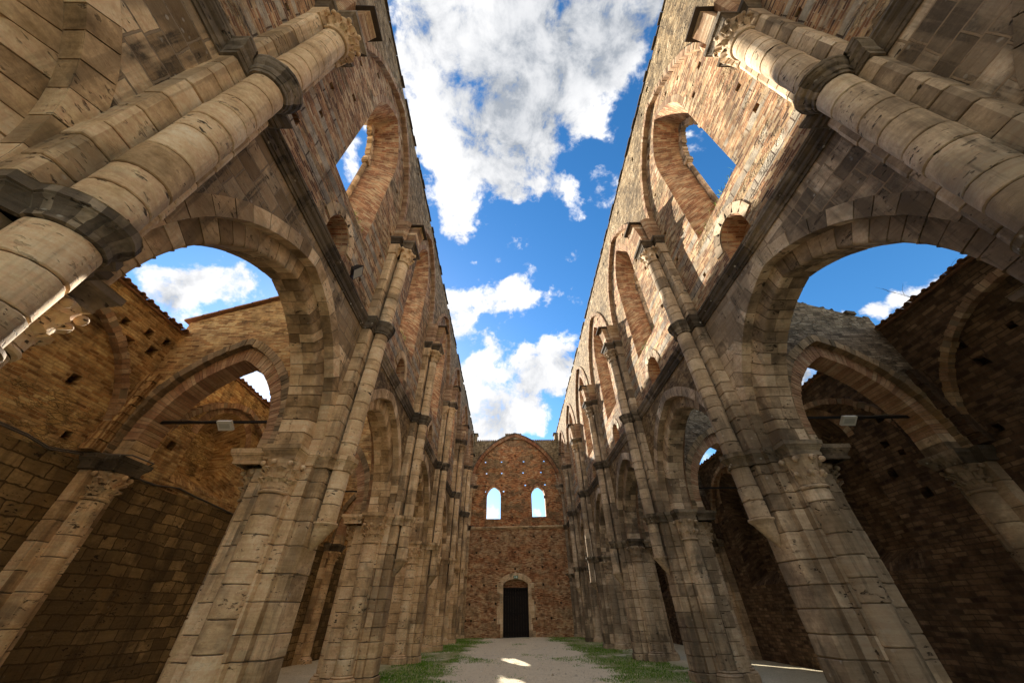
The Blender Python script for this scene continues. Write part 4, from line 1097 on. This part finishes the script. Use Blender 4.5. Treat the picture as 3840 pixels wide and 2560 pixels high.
BL = [(1000,40,85,1),(1100,60,150,1),(1240,50,150,1),(1370,50,110,1),(1440,20,60,.8),(960,200,60,.8),(1040,180,110,1),(1170,190,130,1),(1300,160,110,1),(1400,170,70,.9),(1180,310,110,1),(1090,330,90,1),(1010,320,70,1),(1350,290,45,.9),(1240,400,55,.9),(1180,420,50,.8),(1040,440,60,1),(1060,520,42,.9),(1300,440,38,.8),(1420,120,50,.7),
      (1160,690,40,.8),(1200,680,34,.8),(1110,690,28,.7),(1250,690,22,.6),(1060,700,36,.8),(1045,760,42,.9),(1075,720,30,.8),(1155,612,16,.5),(1225,620,14,.4),(1265,665,18,.5),(1095,610,9,.4),(1340,500,10,.4),(1120,780,22,.6),
      (1240,840,48,1),(1290,820,46,1),(1195,850,36,.9),(1300,870,40,.9),(1140,810,22,.7),(1100,900,60,1),(1160,930,62,1),(1215,950,40,.9),(1085,960,50,1),(1140,985,40,.9),(1245,1000,16,.6),(1100,860,34,.8),(1075,850,30,.7),
      (400,680,80,1),(470,640,80,1),(530,650,60,1),(360,640,60,.8),(580,880,45,.8),(610,905,25,.6),(820,320,38,.75),(800,390,34,.7),(840,280,20,.6),(2060,690,55,1),(2130,650,40,1),(1990,715,32,.9),(1930,720,18,.8),(1590,295,16,.5),(1850,870,45,.9),(1620,1045,30,.6),(1125,1175,17,1),(1135,1190,17,1),(1235,1128,9,.7),(1240,1182,12,.8)]
GB = [(1250,120,170,1),(1190,270,150,1),(1160,390,80,.6),(1400,70,150,.9),(1090,110,90,.5),(1330,200,80,.5),(1010,60,80,.6),(1060,200,70,.35),(410,690,60,.8),(450,640,40,.6),(1240,880,60,.5),(1300,830,40,.4),(1140,960,60,.35),(1850,870,40,.9),(1990,715,30,.4),(1250,440,30,.3)]
acc = None; grey = None
n0 = t.noise(D, 3.2, 5, .6, .35); n1 = t.noise(D, 10, 8, .64, .25)
wv = t.vmath('SCALE', t.vmath('SUBTRACT', t.noise(D, 6.5, 5, .62).outputs['Color'], (.5,.5,.5)).outputs[0]); wv.inputs['Scale'].default_value = .13
DD = t.vmath('ADD', D, wv.outputs[0]).outputs[0]
blobs = []
for px, pyy, r, a in BL:
    r = r*(1.17 if pyy > 600 and 1000 < px < 1350 else 1.0); v = pix(px, pyy); e = pix(px+r*1.3, pyy); blobs.append((v, (e-v).length, a))
for az, el, rad in ((150,35,.75), (-120,35,.7), (180,58,.62), (85,25,.4), (-80,25,.35), (-160,20,.7), (110,55,.5), (-100,60,.4)):
    blobs.append((Vector((math.sin(R(az))*math.cos(R(el)), math.cos(R(az))*math.cos(R(el)), math.sin(R(el)))), rad, .9))  # unseen clouds, added outside the view for more white ambient light
for v, r, a in blobs:
    dn = t.vmath('DISTANCE', DD, tuple(v)).outputs['Value']
    q = t.math('MULTIPLY', t.ramp(dn, r*1.2, r*.1), a)
    acc = q if acc is None else t.math('ADD', acc, q)
for px, pyy, r, a in GB:
    v = pix(px, pyy); e = pix(px+r*1.4, pyy)
    q = t.math('MULTIPLY', t.ramp(t.vmath('DISTANCE', DD, tuple(v)).outputs['Value'], (e-v).length, 0), a)
    grey = q if grey is None else t.math('MAXIMUM', grey, q)
n2 = t.noise(D, 34, 5, .65, .2)
dens = t.math('ADD', t.math('ADD', t.math('MINIMUM', acc, 1.0), t.math('MULTIPLY', t.math('SUBTRACT', n2.outputs[0], .5), .9)), t.math('ADD', t.math('MULTIPLY', t.math('SUBTRACT', n1.outputs[0], .5), 3.1), t.math('MULTIPLY', t.math('SUBTRACT', n0.outputs[0], .5), .8)))
cov = t.ramp(dens, .26, .95)
shade = t.math('MULTIPLY', t.ramp(n1.outputs[0], .62, .36), .30)
thick = t.math('ADD', shade, t.math('MULTIPLY', t.math('POWER', grey, .8), t.math('ADD', t.ramp(n1.outputs[0], .3, .7, 1.0, .55), t.math('MULTIPLY', t.math('SUBTRACT', n0.outputs[0], .5), 1.2))), clamp=True)
cloud = t.mix(thick, (1.9,1.88,1.87), (.64,.70,.79))
hs = t.node('ShaderNodeHueSaturation'); t.put(hs.inputs['Color'], sky.outputs[0]); hs.inputs['Saturation'].default_value = 1.32; hs.inputs['Value'].default_value = .40
skyc = hs.outputs[0]
t.put(bg.inputs['Color'], t.mix(cov, skyc, cloud)); bg.inputs['Strength'].default_value = .15

vs = sc.view_settings; vs.view_transform = 'Standard'; vs.look = 'None'; vs.exposure = 2.15; vs.gamma = 1; vs.use_curve_mapping = False
sc.cycles.max_bounces = 6; sc.cycles.diffuse_bounces = 5
for o in bpy.data.objects:
    if '_w' in o: del o['_w']
